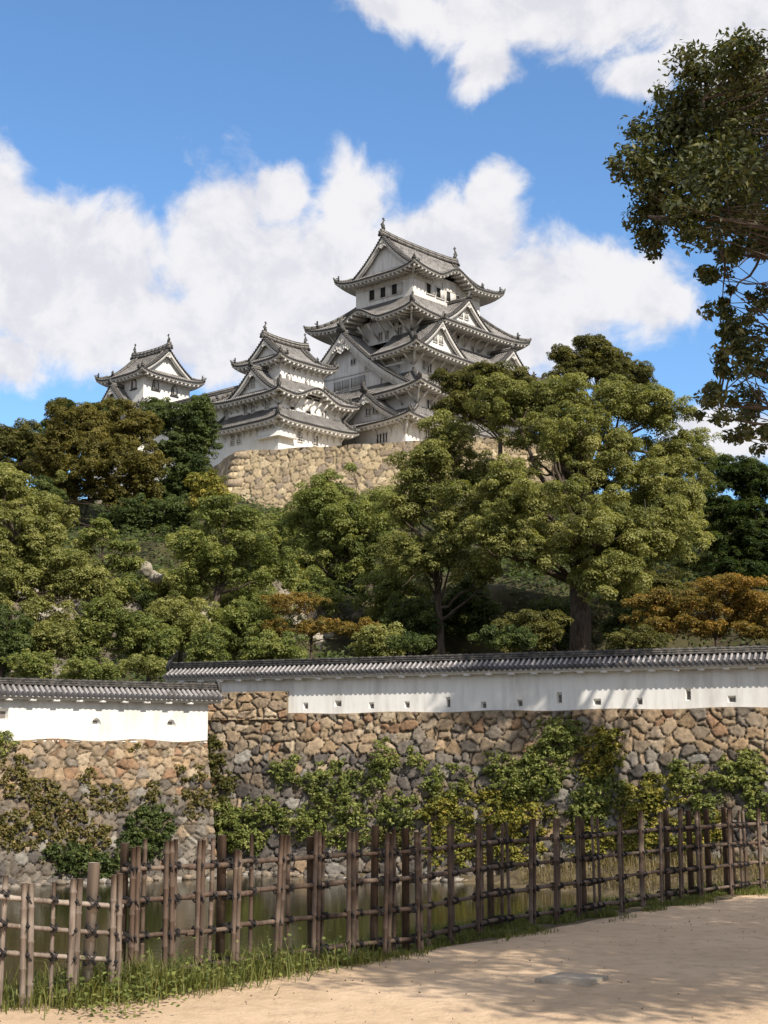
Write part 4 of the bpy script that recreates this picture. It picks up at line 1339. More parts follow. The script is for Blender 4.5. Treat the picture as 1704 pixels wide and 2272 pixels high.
def build_low_wall():
    A = SK.O + U3 * 12.1 + V3 * .6; A = A[:2]
    B = A + U3[:2] * 1.0 + np.array([6.5, -1.2])
    zr = z_on(A, B, 790, 985)[0]
    build_plaster_wall('low_plaster_wall', 'little low wall under grey tiles between the small keep and the tallest keep', A, B, ZP - .1, zr - 1.0, zr, [], run=.9, th=.5)
build_low_wall()
# ------------------------------------------------------------------ ground, path, banks, pond, hill
HK_Y = [40, 62, 74, 86, 90, 96, 99, 112, 130, 148, 160, 230, 420, 700]
HK_Z = [2.5, 3.3, 3.8, 4.6, 5.5, 8.0, 13.0, 16.5, 21.0, 27.0, 29, 29, 8, -6]
def hill_z(x, y):
    z = np.interp(y, HK_Y, HK_Z)
    side = np.clip((np.abs(np.asarray(x)) - 90) / 160, 0, 1)
    return z * (1 - side) + (-6) * side * (np.asarray(y) > 0) + 0 * side

def build_ground():
    mb = MB(); R = 3000.0
    mb.add([(-R, -R, -6.2), (R, -R, -6.2), (R, R, -6.2), (-R, R, -6.2)], [(0, 1, 2, 3)])
    tag(mb.build('ground', M['earth']), kind='structure')
    # hill
    xs = np.concatenate([np.linspace(-260, -70, 40), np.linspace(-69, 69, 180), np.linspace(70, 260, 40)])
    ys = np.concatenate([np.linspace(0, 1, 2) * 0 + [64.0, 66.0], np.linspace(67, 180, 180), np.linspace(182, 700, 60)])
    X, Y = np.meshgrid(xs, ys, indexing='ij')
    P3 = np.stack([X, Y, X * 0], -1).reshape(-1, 3)
    nz = ((vnoise(P3, .12, 1) - .5) * 2.6 + (vnoise(P3, .5, 2) - .5) * 1.1 + (vnoise(P3, 1.3, 3) - .5) * .5).reshape(X.shape)
    # the wall line is skew: keep the terrace behind both plaster walls
    d = (RB - RA) / np.linalg.norm(RB - RA); nn = np.array([d[1], -d[0]])
    dR = (X - RA[0]) * nn[0] + (Y - RA[1]) * nn[1]
    dl = (LB - LA) / np.linalg.norm(LB - LA); nl = np.array([dl[1], -dl[0]])
    dL = (X - LA[0]) * nl[0] + (Y - LA[1]) * nl[1]
    front = np.where(X < RA[0] + 1.5, dL, dR)
    Z = hill_z(X, Y) + nz * np.clip((Y - 70) / 10, 0, 1) * np.clip((176 - Y) / 6, .0, 1)
    Z = np.where(X < RA[0] + 1.5, np.minimum(Z, 2.0 + np.clip(Y - 74, 0, 99)), Z)
    Z = np.where(front > -.5, -5.0, Z)
    mb = MB(); mb.grid(np.stack([X, Y, Z], -1))
    tag(mb.build('hill', M['hill'], smooth=True), kind='structure')
build_ground()

# the fence line: pixels of the fence's foot, cast on the ground z = 0
FP = [Wz(x, y, 0.0)[:2] for x, y in ((268, 2203), (420, 2183), (560, 2160), (740, 2135), (924, 2114), (1109, 2068), (1314, 2037), (1494, 2001), (1694, 1978))]
FP.append(FP[-1] + (FP[-1] - FP[-2]) * 1.6)
FP.append(FP[-1] + np.array([9.0, 9.0])); FP.append(FP[-1] + np.array([12.0, 6.0])); FP.append(FP[-1] + np.array([60.0, 4.0]))
LP = [Wz(-60, 2242, 0.0)[:2], Wz(255, 2218, 0.0)[:2]]
EDGE = np.array([LP[0] + np.array([-60.0, -14.0]), LP[0] + np.array([-8.0, -1.6]), LP[0], LP[1]] + FP)
def edge_frame(n_per=0.2):
    seg = np.linalg.norm(np.diff(EDGE, axis=0), axis=1); cs = np.concatenate([[0], np.cumsum(seg)])
    s = np.unique(np.concatenate([np.linspace(0, cs[2] - 6, 30), np.arange(cs[2] - 6, cs[13] + 6, n_per), np.linspace(cs[13] + 6, cs[-1], 30)]))
    P = np.stack([np.interp(s, cs, EDGE[:, i]) for i in (0, 1)], 1)
    k = 9
    Ps = P.copy()
    for i in (0, 1):
        Ps[:, i] = np.convolve(np.pad(P[:, i], k, mode='edge'), np.ones(2 * k + 1) / (2 * k + 1), 'same')[k:-k]
    t = np.gradient(Ps, axis=0); t /= np.linalg.norm(t, axis=1)[:, None]
    return s, Ps, t, np.stack([t[:, 1], -t[:, 0]], 1)      # right-hand normal = towards the path
ES, EP, ET_, EN = edge_frame()

def build_path():
    w = np.concatenate([np.linspace(0.0, 3, 16), np.linspace(3.2, 9, 24), np.linspace(10, 70, 16)])
    wob = .16 * (vnoise(np.stack([ES, ES * 0, ES * 0], 1), 1.1, 4) - .3) + .12 * (vnoise(np.stack([ES, ES * 0, ES * 0], 1), 3.7, 5) - .5)
    P = np.zeros((len(ES), len(w), 3))
    # path sheet: from the fence line towards the photographer, straight lines kept from crossing by a fixed direction further out
    far = np.array([.45, -.89])
    for j, ww in enumerate(w):
        k = min(1.0, ww / 4)
        dirn = EN * (1 - k) + far[None] * k
        dirn /= np.linalg.norm(dirn, axis=1)[:, None]
        P[:, j, :2] = EP + EN * (wob + .10)[:, None] * (1 - k) + dirn * ww
    q = P.reshape(-1, 3)
    P[..., 2] = ((vnoise(q, .8, 6) - .5) * .05 + (vnoise(q, 3.0, 7) - .5) * .02).reshape(P.shape[:2]) * np.clip(w / 1.5, .2, 1)[None] - .0
    mb = MB(); mb.grid(P)
    tag(mb.build('path', M['sand'], smooth=True), kind='structure')
    # bank: earth under the grass strip, then steeply down to the pond
    wb = [1.2, .6, .3, 0, -.35, -.6, -.9, -1.4, -2.0, -2.6, -3.4, -5]
    zb = [-.09, -.05, -.015, .012, .0, -.12, -.55, -1.5, -2.5, -3.4, -4.4, -5.6]
    P = np.zeros((len(ES), len(wb), 3))
    for j, (a, z) in enumerate(zip(wb, zb)):
        P[:, j, :2] = EP + EN * a
        q = np.concatenate([EP + EN * a, np.zeros((len(ES), 1))], 1)
        P[:, j, 2] = z + (vnoise(q, 2.0, 8) - .5) * (.03 if a > -.5 else .35)
    mb = MB(); mb.grid(P)
    tag(mb.build('bank', M['earth'], smooth=True), kind='structure')
    # pond
    mb = MB(); mb.add([(-90, 4, WZ), (60, 4, WZ), (60, 70, WZ), (-90, 70, WZ)], [(0, 1, 2, 3)])
    tag(mb.build('water', M['water']), kind='structure')
    # silted shore along the foot of the right-hand wall
    d = (RB - RA) / np.linalg.norm(RB - RA); nn = np.array([d[1], -d[0]])
    L = np.linalg.norm(RB - RA)
    s = np.linspace(2, L + 20, 160); ww = np.linspace(.4, 20, 50)
    P = np.zeros((160, 50, 3))
    for j, a in enumerate(ww):
        P[:, j, :2] = RA + s[:, None] * d + nn * a
        wid = np.interp(s, [2, 10, 16, 20, 26, 34, 60], [2.4, 2.6, 3.2, 5.5, 9.5, 14, 22])
        q = np.concatenate([P[:, j, :2], np.zeros((160, 1))], 1)
        hmax = np.interp(s, [2, 14, 24, 60], [.25, .35, .9, 1.6])
        P[:, j, 2] = WZ + hmax * np.clip((wid - a) / 2.2, -2, 1) + (vnoise(q, .9, 9) - .5) * .25
    mb = MB(); mb.grid(P)
    tag(mb.build('shore', M['earth'], smooth=True), kind='structure')
build_path()

# ------------------------------------------------------------------ bamboo fence
def arc_point(pl, px):
    """point on the fence polyline pl that shows at image column px (on the ground)"""
    pl = np.asarray(pl)
    for a, b in zip(pl[:-1], pl[1:]):
        for_t = np.linspace(0, 1, 60)
        pts = a + (b - a) * for_t[:, None]
        pr = CX + F * pts[:, 0] / (pts[:, 1] * cos(PITCH) - CAM[2] * sin(PITCH))
        if pr[0] <= px <= pr[-1]:
            return a + (b - a) * np.interp(px, pr, for_t)
    return None

def bamboo(mb, p0, p1, r, rg, nodes=True, pale=0.0, dirt=.35):
    p0, p1 = np.asarray(p0, float), np.asarray(p1, float)
    L = np.linalg.norm(p1 - p0)
    ts, rr = [0.0], [r]
    t = rg.uniform(.05, .22)
    while t < L - .04 and nodes:
        for dt, k in ((-.012, 1.0), (-.004, 1.16), (.004, 1.16), (.012, .97)):
            ts.append(t + dt); rr.append(r * k)
        t += rg.uniform(.19, .3)
    ts.append(L); rr.append(r * .96)
    ts = np.array(ts)
    b = (p1 - p0) / L
    w = rg.normal(0, .004, 3)
    pts = p0 + b * ts[:, None] + np.sin(ts / L * pi)[:, None] * w
    mb.tube(pts, rr, 9, col=(pale + rg.uniform(-.4, .6), max(0, rg.normal(0, dirt)), 0))

def lashing(parent, pts, rg, rad, along):
    """black rope knots: crossed turns round stake and rail with loose ends"""
    al = np.array([*along, 0.0]); nn = np.array([along[1], -along[0], 0.0]); up = np.array([0, 0, 1.0])
    for (p, rr) in pts:
        mb = MB()
        p = np.asarray(p)
        for sg in (-1, 1):
            a = np.linspace(0, 2 * pi, 11)
            ax1 = (al + up * sg) / math.sqrt(2)
            for k in (-.006, .006):
                off = (al - up * sg) / math.sqrt(2) * k
                P = p + off + np.cos(a)[:, None] * ax1 * rr * 1.5 + np.sin(a)[:, None] * nn * rr * 1.25
                mb.tube(P, .0045, 5, caps=False)
        f = p + nn * rr * 1.25
        mb.tube([f - al * .012, f + nn * .012, f + al * .014], [.007, .011, .007], 6)
        for k in range(2):
            e = f + al * rg.uniform(-.03, .03) - up * rg.uniform(.02, .05) + nn * .012
            mb.tube([f, (f + e) / 2 + nn * .01, e], [.004, .004, .003], 5)
        mb.build('rope_lashing', M['rope'], parent)

def build_fence(name, label, pl, stakes, rails, height, matn, seed, postmat=None):
    rg = np.random.default_rng(seed)
    pl = np.asarray(pl)
    o = np.array([*pl[0], 0.0])
    root = empty(name, o, 0, label, 'bamboo fence')
    seg = np.linalg.norm(np.diff(pl, axis=0), axis=1); cs = np.concatenate([[0], np.cumsum(seg)])
    def at(s): return np.array([np.interp(s, cs, pl[:, 0]), np.interp(s, cs, pl[:, 1]), 0.0])
    def s_of(P):
        best = None
        for i in range(len(pl) - 1):
            d = pl[i + 1] - pl[i]; t = np.clip((P[:2] - pl[i]) @ d / (d @ d), 0, 1)
            e = np.linalg.norm(pl[i] + d * t - P[:2])
            if best is None or e < best[0]: best = (e, cs[i] + t * np.linalg.norm(d))
        return best[1]
    for (px, kind) in stakes:
        P = arc_point(pl, px)
        if P is None: continue
        s = s_of(P); p = at(s)
        al = (at(s + .1) - at(s - .1))[:2]; al /= np.linalg.norm(al)
        nn = np.array([al[1], -al[0], 0]); al3 = np.array([*al, 0])
        top = height + rg.normal(0, .018) + (.01 if kind == 'P' else 0) - (.01 if kind == 's' else 0)
        if kind[-1:] == 'l': top -= .1
        lean = al3 * rg.normal(0, .02) + nn * rg.normal(0, .01)
        if kind == 'sL': lean = al3 * .07
        base = p - np.array([0, 0, .25]); tp = p + np.array([0, 0, top]) + lean
        mb = MB(); k = kind[0]
        if k == 'P':
            r = .035 * rg.uniform(.9, 1.15)
            bamboo(mb, base - nn * .07, tp - nn * .07, r, rg, False)
            st = mb.build('post', M[postmat or matn], root, origin=o); rr = .034
        elif k == 'W':
            bamboo(mb, base - nn * .06, tp + np.array([0, 0, .04]) - nn * .06, .047, rg, False, 1.6, 0.0)
            st = mb.build('post', M['bamboo_pale'], root, origin=o); rr = .04
        elif k == 'p':
            r = .021 * rg.uniform(.88, 1.15)
            for sg in (-1, 1):
                q = al3 * sg * r * 1.02 + nn * .027
                bamboo(mb, base + q, tp + q + np.array([0, 0, rg.normal(0, .006)]), r, rg)
            st = mb.build('stake', M[matn], root, origin=o); rr = .034
        else:
            r = .0185 * rg.uniform(.85, 1.15)
            q = -nn * .026
            bamboo(mb, base + q, tp + q, r, rg)
            st = mb.build('stake', M[matn], root, origin=o); rr = .024
        kn = []
        for (s0, s1, z0, z1) in rails:
            if s0 - .03 <= s <= s1 + .03:
                z = z0 + (z1 - z0) * (s - s0) / max(s1 - s0, .1)
                kn.append((p + np.array([0, 0, z]) + lean * z / max(top, .1) - o, rr))
        if kn: lashing(st, kn, rg, .05, al)
    for (s0, s1, z0, z1) in rails:
        cuts = [s0]
        while cuts[-1] < s1 - 1e-3: cuts.append(min(s1, cuts[-1] + rg.uniform(1.7, 2.4)))
        brk = sorted(set(cuts) | {c for c in cs if s0 < c < s1})
        mb = MB()
        for a, b in zip(brk[:-1], brk[1:]):
            za, zb_ = z0 + (z1 - z0) * (a - s0) / (s1 - s0), z0 + (z1 - z0) * (b - s0) / (s1 - s0)
            e = (at(b) - at(a)); e /= np.linalg.norm(e) + 1e-9
            j = rg.normal(0, .008)
            bamboo(mb, at(a) - e * .04 + np.array([0, 0, za + j]), at(b) + e * .04 + np.array([0, 0, zb_ + j * .5]), .0195 * rg.uniform(.9, 1.15), rg)
        mb.build('rail', M[matn], root, origin=o)
    return root, cs

H5 = .5136
MS = [(277, 'P'), (288, 'p'), (318, 's'), (366, 'p'), (388, 's'), (434, 'p'), (466, 's'), (501, 'P'), (514, 'pl'), (557, 's'), (606, 'p'), (641, 's'), (693, 'p'), (706, 'P'), (721, 's'), (774, 'p'), (799, 's'), (839, 'P'), (851, 'p')]
MS += [(852 + H5 * x, k) for x, k in ((50, 's'), (118, 'P'), (148, 'p'), (203, 's'), (278, 'p'), (313, 's'), (400, 'p'), (441, 's'), (492, 'P'), (519, 's'), (552, 's'), (630, 'p'), (656, 's'), (735, 'p'), (764, 's'), (836, 'p'), (855, 's'), (893, 'P'), (922, 's'), (943, 's'), (1020, 'p'), (1042, 's'), (1110, 'p'), (1130, 's'), (1194, 'p'), (1213, 's'), (1250, 'P'), (1277, 'p'), (1297, 's'), (1350, 'P'), (1362, 'p'), (1428, 'P'), (1496, 'p'), (1503, 'P'), (1537, 'P'), (1557, 's'), (1573, 's'), (1628, 'p'), (1640, 's'), (1700, 'P'), (1730, 'p'))] + [(1744, 's'), (1756, 'p'), (1764, 's'), (1772, 'P'), (1780, 'p'), (1788, 's'), (1796, 'p'), (1804, 'P'), (1812, 'p'), (1820, 's'), (1828, 'p'), (1836, 'P')]
cs_main = np.concatenate([[0], np.cumsum(np.linalg.norm(np.diff(np.array(FP[:10]), axis=0), axis=1))])
tot = cs_main[-1]; sj = cs_main[3] * .52
rails = []
for z in (.89, .645, .385, .12):
    rails.append((0.02, sj * .98, z + .015, z + .0)); rails.append((sj, tot * .62, z + .01, z)); rails.append((tot * .615, tot, z - .01, z + (.0 if z > .2 else .03)))
build_fence('bamboo_fence', 'tall brown bamboo lattice fence tied with black rope, running right along the path', FP[:10], MS, rails, 1.085, 'bamboo', 31)
Ls = np.linalg.norm(LP[1] - LP[0])
LS = [(-45, 'p'), (0, 's'), (57, 'p'), (116, 's'), (157, 'p'), (193, 'W'), (233, 'sL'), (252, 'p')]
build_fence('bamboo_fence', 'short pale grey bamboo fence with one thick whitish post, at the left border', LP, LS, [(0, Ls, .80, .66), (0, Ls, .60, .46), (0, Ls, .40, .27)], .87, 'bamboo_pale', 32)

# flat slab let into the path
def build_slab():
    q = [Wz(x, y, .04) for x, y in ((1186, 2171), (1247, 2157), (1350, 2164), (1304, 2178))]
    c = sum(q) / 4
    mb = MB()
    V = [p - c for p in q] + [p - c - np.array([0, 0, .07]) for p in q]
    mb.add(V, [(0, 1, 2, 3), (0, 4, 5, 1), (1, 5, 6, 2), (2, 6, 7, 3), (3, 7, 4, 0)])
    o = mb.build('drain_cover', M['slab'])
    o.location = c
    tag(o, 'flat concrete drain cover lying in the sandy path', 'drain cover')
build_slab()

def build_litter():
    """fallen leaves and small stones lying on the path"""
    rg = np.random.default_rng(55)
    mb = MB()
    n = 1500
    x, y = rg.uniform(-4, 9, n), rg.uniform(6.5, 19, n)
    best = np.full(n, 1e9)
    for i in range(0, len(EP), 3):
        best = np.minimum(best, np.where(((x - EP[i, 0]) * EN[i, 0] + (y - EP[i, 1]) * EN[i, 1]) > .35, np.hypot(x - EP[i, 0], y - EP[i, 1]), 1e9))
    # keep those on the walking side, thicker close to the grass
    side = np.array([((np.array([a, b]) - EP[np.argmin(np.hypot(EP[:, 0] - a, EP[:, 1] - b))]) @ EN[np.argmin(np.hypot(EP[:, 0] - a, EP[:, 1] - b))]) for a, b in zip(x, y)])
    k = (side > .25) & (rg.random(n) < np.clip(1.1 - side * .22, .15, 1))
    x, y = x[k], y[k]
    for a, b in zip(x, y):
        s = rg.uniform(.005, .015); t = rg.uniform(0, pi)
        c, d = cos(t) * s, sin(t) * s
        z = .03
        if rg.random() < .6:
            mb.add([(a - c, b - d, z), (a + d * .5, b - c * .5, z + .012), (a + c, b + d, z + .004), (a - d * .5, b + c * .5, z + .01)], [(0, 1, 2, 3)], col=(rg.uniform(.1, .7), 0, 0))
        else:
            s *= .7
            P = [(a + s * cos(q), b + s * sin(q) * .8, z - .012) for q in np.linspace(0, 2 * pi, 7)[:-1]] + [(a, b, z - .004 + s * .4)]
            mb.add(P, T=[(i, (i + 1) % 6, 6) for i in range(6)], col=(.15, 0, 0))
    tag(mb.build('fallen_leaves', M['litter']), kind='stuff')
build_litter()
# ------------------------------------------------------------------ foliage
def leaves(mb, P, N, size, rg, tint, asp=.5, fold=False):
    """rhombic leaves at points P with normals N"""
    n = len(P)
    r = rg.normal(0, 1, (n, 3))
    t = np.cross(N, r); t /= np.linalg.norm(t, axis=1)[:, None] + 1e-9
    b = np.cross(N, t)
    l = size * rg.uniform(.65, 1.3, n)[:, None]; w = l * asp
    V = np.stack([P - t * l * .5, P + b * w * .5 - t * l * .05 + N * l * .08, P + t * l * .5, P - b * w * .5 - t * l * .05 + N * l * .08], 1)
    Q = np.arange(n * 4).reshape(n, 4)
    C = np.zeros((n, 4, 3)); C[..., 0] = np.clip(tint, 0, 1)[:, None]
    mb.add(V.reshape(-1, 3), Q, col=C.reshape(-1, 3))

def clump_leaves(mb, lobes, size, dens, rg, asp=.5, flat=.75, up=.55, sub=.42, under=.25, hue=None):
    """lobes: (x,y,z,r). Each is a cauliflower of smaller tufts, thick on top, open below"""
    for (x, y, z, r) in lobes:
        c = np.array([x, y, z]); lt = rg.normal(0, .10)
        nsub = max(5, int(7.0 * rg.uniform(.8, 1.2) / (sub * 2.2)))
        d = rg.normal(0, 1, (nsub, 3)); d /= np.linalg.norm(d, axis=1)[:, None]
        d[:, 2] = np.where((d[:, 2] < 0) & (rg.random(nsub) > under), -d[:, 2], d[:, 2])
        sc = c + d * r * np.array([1, 1, flat]) * rg.uniform(.55, .95, nsub)[:, None]
        rs = r * sub * rg.uniform(.7, 1.25, nsub)
        cnt = np.maximum(4, (dens * 4 * pi * rs ** 2 * .75 / (size * size * asp * .6)).astype(int))
        k = np.repeat(np.arange(nsub), cnt); m = len(k)
        e = rg.normal(0, 1, (m, 3)); e /= np.linalg.norm(e, axis=1)[:, None]
        e[:, 2] = np.where((e[:, 2] < -.1) & (rg.random(m) > .3), -e[:, 2], e[:, 2])
        rad = np.clip(1 - np.abs(rg.normal(0, .22, m)), .2, 1.15)
        P = sc[k] + e * rs[k][:, None] * rad[:, None] * np.array([1, 1, .8])
        N = e * .8 + np.array([0, 0, up]) + rg.normal(0, .38, (m, 3))
        N /= np.linalg.norm(N, axis=1)[:, None]
        st = rg.normal(0, .09, nsub)
        tint = .48 + lt + st[k] + rg.normal(0, .13, m)
        leaves(mb, P, N, size, rg, tint, asp)

def curve_tube(mb, p0, p1, r0, r1, rg, sag=.12, seg=7, n=7):
    p0, p1 = np.asarray(p0, float), np.asarray(p1, float)
    L = np.linalg.norm(p1 - p0)
    m = (p0 + p1) / 2 + rg.normal(0, .09, 3) * L + np.array([0, 0, -sag * L * rg.uniform(-.2, 1)])
    t = np.linspace(0, 1, n)[:, None]
    pts = (1 - t) ** 2 * p0 + 2 * t * (1 - t) * m + t * t * p1
    pts[1:-1] += rg.normal(0, .018, (n - 2, 3)) * L
    mb.tube(pts, r0 + (r1 - r0) * t[:, 0] ** .8, seg, caps=False)
    return pts

def px_m(px, py, D):
    """metres per photograph pixel at depth D"""
    d = ray(px, py)
    return D / d[1] / F

NAMES = {}
def tree(name, label, D, crowns, trunk, m, leaf=.26, dens=.55, seed=1, tr=None, lobe=34, cat='tree', group=None, bark='bark', depth=.75, limbs=14,
         flat=.9, up=.5, asp=.5, fill=1.9, sub=.42, base_z=None, shell=.45, grow=1.15):
    """crowns: ellipses (px, py, rx, ry[, dD]) seen in the photograph, each given its own depth; lobe = tuft radius in px"""
    rg = np.random.default_rng(seed)
    if trunk:
        b = W(trunk[0][0], trunk[0][1], D)
    else:
        c = crowns[0]; b = W(c[0], c[1] + c[3], D)
    base = b.copy()
    if base_z is not None: base[2] = base_z
    L = []
    for cr in crowns:
        px, py, rx, ry = cr[:4]; rx, ry = rx * grow, ry * grow; dD = cr[4] if len(cr) > 4 else 0
        C = W(px, py, D + dD); k = px_m(px, py, D + dD)
        lr = lobe * k
        n = max(4, int(fill * 2.2 * rx * ry / lobe ** 2))
        d = rg.normal(0, 1, (n, 3)); d /= np.linalg.norm(d, axis=1)[:, None]
        d *= (rg.random(n) ** shell)[:, None]
        A = np.array([max(rx - lobe * .75, lobe * .3) * k, max(rx - lobe * .75, lobe * .3) * k * depth, max(ry - lobe * .6, lobe * .2) * k])
        for q in d:
            L.append((*(C + q * A), lr * rg.uniform(.6, 1.45)))
    root = empty(name, base, 0, label, cat, group)
    mc = MB()
    clump_leaves(mc, L, leaf * .66, dens * 1.1, rg, asp, flat, up, sub, .45)
    mc.build('crown', M[m], root, origin=base)
    if trunk:
        mt = MB()
        pts = np.array([W(x, y, D) for x, y in trunk])
        if base_z is not None: pts[0, 2] = base_z
        pts = np.concatenate([[pts[0] - np.array([0, 0, 1.0])], pts])
        if len(pts) > 3: pts[2:-1, 1] += rg.normal(0, .25, len(pts) - 3)
        n = len(pts)
        tr = tr or 8
        k = px_m(*trunk[0], D)
        rad = tr * k * np.linspace(1.0, .42, n); rad[0] *= 1.25
        # resample for a smooth stem
        tt = np.linspace(0, n - 1, n * 5); P2 = np.stack([np.interp(tt, np.arange(n), pts[:, i]) for i in range(3)], 1)
        P2[1:-1] = (P2[:-2] + P2[1:-1] * 2 + P2[2:]) / 4
        mt.tube(P2, np.interp(tt, np.arange(n), rad), 10)
        sel = rg.choice(len(L), min(limbs, len(L)), replace=False)
        for i in sel:
            q = np.array(L[i][:3])
            # start from a stem point below the tuft
            z = [j for j in range(len(P2) // 3, len(P2)) if P2[j, 2] < q[2] + .3]
            j = z[int(len(z) * rg.uniform(.45, 1.0)) - 1] if z else len(P2) // 3
            r0 = min(np.interp(tt[j], np.arange(n), rad) * .6, .05 * np.linalg.norm(q - P2[j]) + .03)
            pts2 = curve_tube(mt, P2[j], q, r0, r0 * .22, rg)
            for _ in range(2):
                s = pts2[rg.integers(3, 6)]
                curve_tube(mt, s, q + rg.normal(0, L[i][3] * .7, 3), r0 * .35, r0 * .1, rg, seg=5, n=5)
        mt.build('trunk', M[bark], root, smooth=True, origin=base)
    return root

# --- the row of trees between the right-hand wall and the castle hill
tree('camphor_tree', 'broad camphor tree with a stout forked trunk, the widest crown behind the long wall', 88,
     [(1290, 900, 130, 75, 2), (1130, 905, 90, 50, 1), (1440, 930, 90, 60, 1), (1250, 985, 150, 70), (1490, 1040, 85, 90, 2), (1380, 1060, 130, 90), (1130, 1090, 95, 60, -1), (1230, 1170, 180, 90, -3),
      (1430, 1200, 120, 80, -2), (1100, 1215, 90, 60, -2), (1330, 1290, 110, 55, -3), (1480, 1130, 80, 70)],
     [(1287, 1450), (1288, 1370), (1284, 1310), (1290, 1240), (1300, 1150), (1290, 1040), (1280, 940)], 'camphor', .24, .62, 3, 27, 36, limbs=42, fill=1.5, shell=.4)
tree('camphor_tree', 'tall slender camphor left of the broad one, its bare lower stem standing over the wall', 92,
     [(985, 985, 85, 45), (950, 1060, 90, 60), (1050, 1050, 70, 60, 1), (900, 1130, 70, 60), (1010, 1150, 90, 70, -2), (960, 1240, 90, 60, -1), (1060, 1270, 70, 50, -2), (880, 1230, 60, 50)],
     [(980, 1460), (977, 1400), (972, 1320), (966, 1230), (975, 1130), (985, 1020)], 'camphor', .25, .6, 4, 10, 34, limbs=26, fill=1.5)
tree('camphor_tree', 'rounded camphor whose dome stands against the golden stone platform', 104,
     [(745, 1110, 95, 65), (700, 1180, 100, 60, 1), (790, 1190, 100, 70, -1), (845, 1150, 60, 60, 2), (690, 1250, 70, 45), (800, 1270, 75, 45)],
     [(840, 1400), (828, 1330), (800, 1270), (770, 1210), (750, 1140)], 'green', .27, .62, 5, 15, 34, limbs=22, fill=1.6)
tree('broadleaf_tree', 'yellow-green tree with one bare bent limb, in front of the left edge of the platform', 88,
     [(490, 1155, 65, 45), (440, 1215, 65, 45), (560, 1220, 75, 45), (500, 1255, 100, 45), (600, 1270, 60, 40), (430, 1285, 65, 40), (545, 1170, 50, 35)],
     [(474, 1420), (478, 1360), (482, 1300), (484, 1250), (520, 1225), (538, 1190)], 'green', .24, .5, 6, 10, 27, limbs=18, fill=1.5)
tree('broadleaf_tree', 'large green tree at the left border, its dark stem showing low down', 80,
     [(20, 1090, 130, 70, 3), (90, 1150, 80, 60, 2), (10, 1210, 110, 80), (110, 1220, 70, 60), (150, 1290, 80, 55, -1), (40, 1300, 90, 60, -1), (205, 1310, 55, 50, -1)],
     [(10, 1450), (20, 1380), (25, 1300), (40, 1220), (50, 1120)], 'camphor', .24, .6, 7, 13, 32, limbs=24, fill=1.6)
tree('broadleaf_tree', 'thin young tree with an open crown in layers, before the dark hollow under the conifers', 84,
     [(220, 1190, 55, 22), (270, 1215, 40, 22), (190, 1215, 35, 20), (250, 1250, 60, 26), (225, 1165, 30, 18), (290, 1255, 30, 20)],
     [(216, 1360), (219, 1310), (228, 1260), (226, 1200)], 'green', .22, .42, 8, 4.5, 19, limbs=14, fill=1.5, flat=.5)
tree('broadleaf_tree', 'low light-green tree with a short stem, above the middle of the shorter white wall', 78,
     [(225, 1375, 70, 40), (190, 1400, 60, 30), (270, 1390, 50, 35), (230, 1430, 70, 26), (180, 1450, 45, 26)],
     [(221, 1500), (222, 1450), (226, 1400)], 'green', .22, .5, 9, 6, 24, limbs=12, fill=1.6)
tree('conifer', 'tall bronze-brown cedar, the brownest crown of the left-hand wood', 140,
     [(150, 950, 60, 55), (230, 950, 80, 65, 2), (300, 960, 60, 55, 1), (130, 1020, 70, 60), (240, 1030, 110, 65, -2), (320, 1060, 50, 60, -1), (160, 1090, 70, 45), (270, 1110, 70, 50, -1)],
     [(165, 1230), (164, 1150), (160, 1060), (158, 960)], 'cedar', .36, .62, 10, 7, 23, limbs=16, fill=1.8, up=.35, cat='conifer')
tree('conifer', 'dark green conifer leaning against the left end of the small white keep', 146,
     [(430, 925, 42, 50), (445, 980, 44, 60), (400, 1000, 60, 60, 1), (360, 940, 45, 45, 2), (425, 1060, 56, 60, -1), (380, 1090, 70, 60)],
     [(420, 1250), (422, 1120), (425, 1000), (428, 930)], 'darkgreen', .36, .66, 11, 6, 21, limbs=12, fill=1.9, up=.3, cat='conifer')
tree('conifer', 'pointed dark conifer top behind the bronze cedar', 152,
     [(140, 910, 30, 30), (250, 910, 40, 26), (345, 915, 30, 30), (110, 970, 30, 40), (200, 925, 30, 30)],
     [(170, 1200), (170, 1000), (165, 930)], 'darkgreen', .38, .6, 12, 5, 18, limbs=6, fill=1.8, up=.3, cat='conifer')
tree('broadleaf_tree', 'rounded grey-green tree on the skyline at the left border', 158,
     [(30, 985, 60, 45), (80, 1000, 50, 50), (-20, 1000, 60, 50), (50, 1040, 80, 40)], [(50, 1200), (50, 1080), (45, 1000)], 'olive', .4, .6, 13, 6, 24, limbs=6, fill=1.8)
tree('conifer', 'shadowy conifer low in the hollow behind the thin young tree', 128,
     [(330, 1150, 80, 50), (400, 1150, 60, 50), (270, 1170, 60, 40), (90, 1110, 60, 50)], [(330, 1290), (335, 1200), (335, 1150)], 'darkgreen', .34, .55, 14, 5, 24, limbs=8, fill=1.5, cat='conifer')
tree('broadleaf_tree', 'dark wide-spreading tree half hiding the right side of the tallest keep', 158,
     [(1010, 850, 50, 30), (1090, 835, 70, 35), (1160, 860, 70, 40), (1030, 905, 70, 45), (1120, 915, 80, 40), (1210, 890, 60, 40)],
     [(1110, 1030), (1110, 960), (1100, 880)], 'olive', .36, .66, 15, 7, 24, limbs=14, fill=1.9, flat=.6)
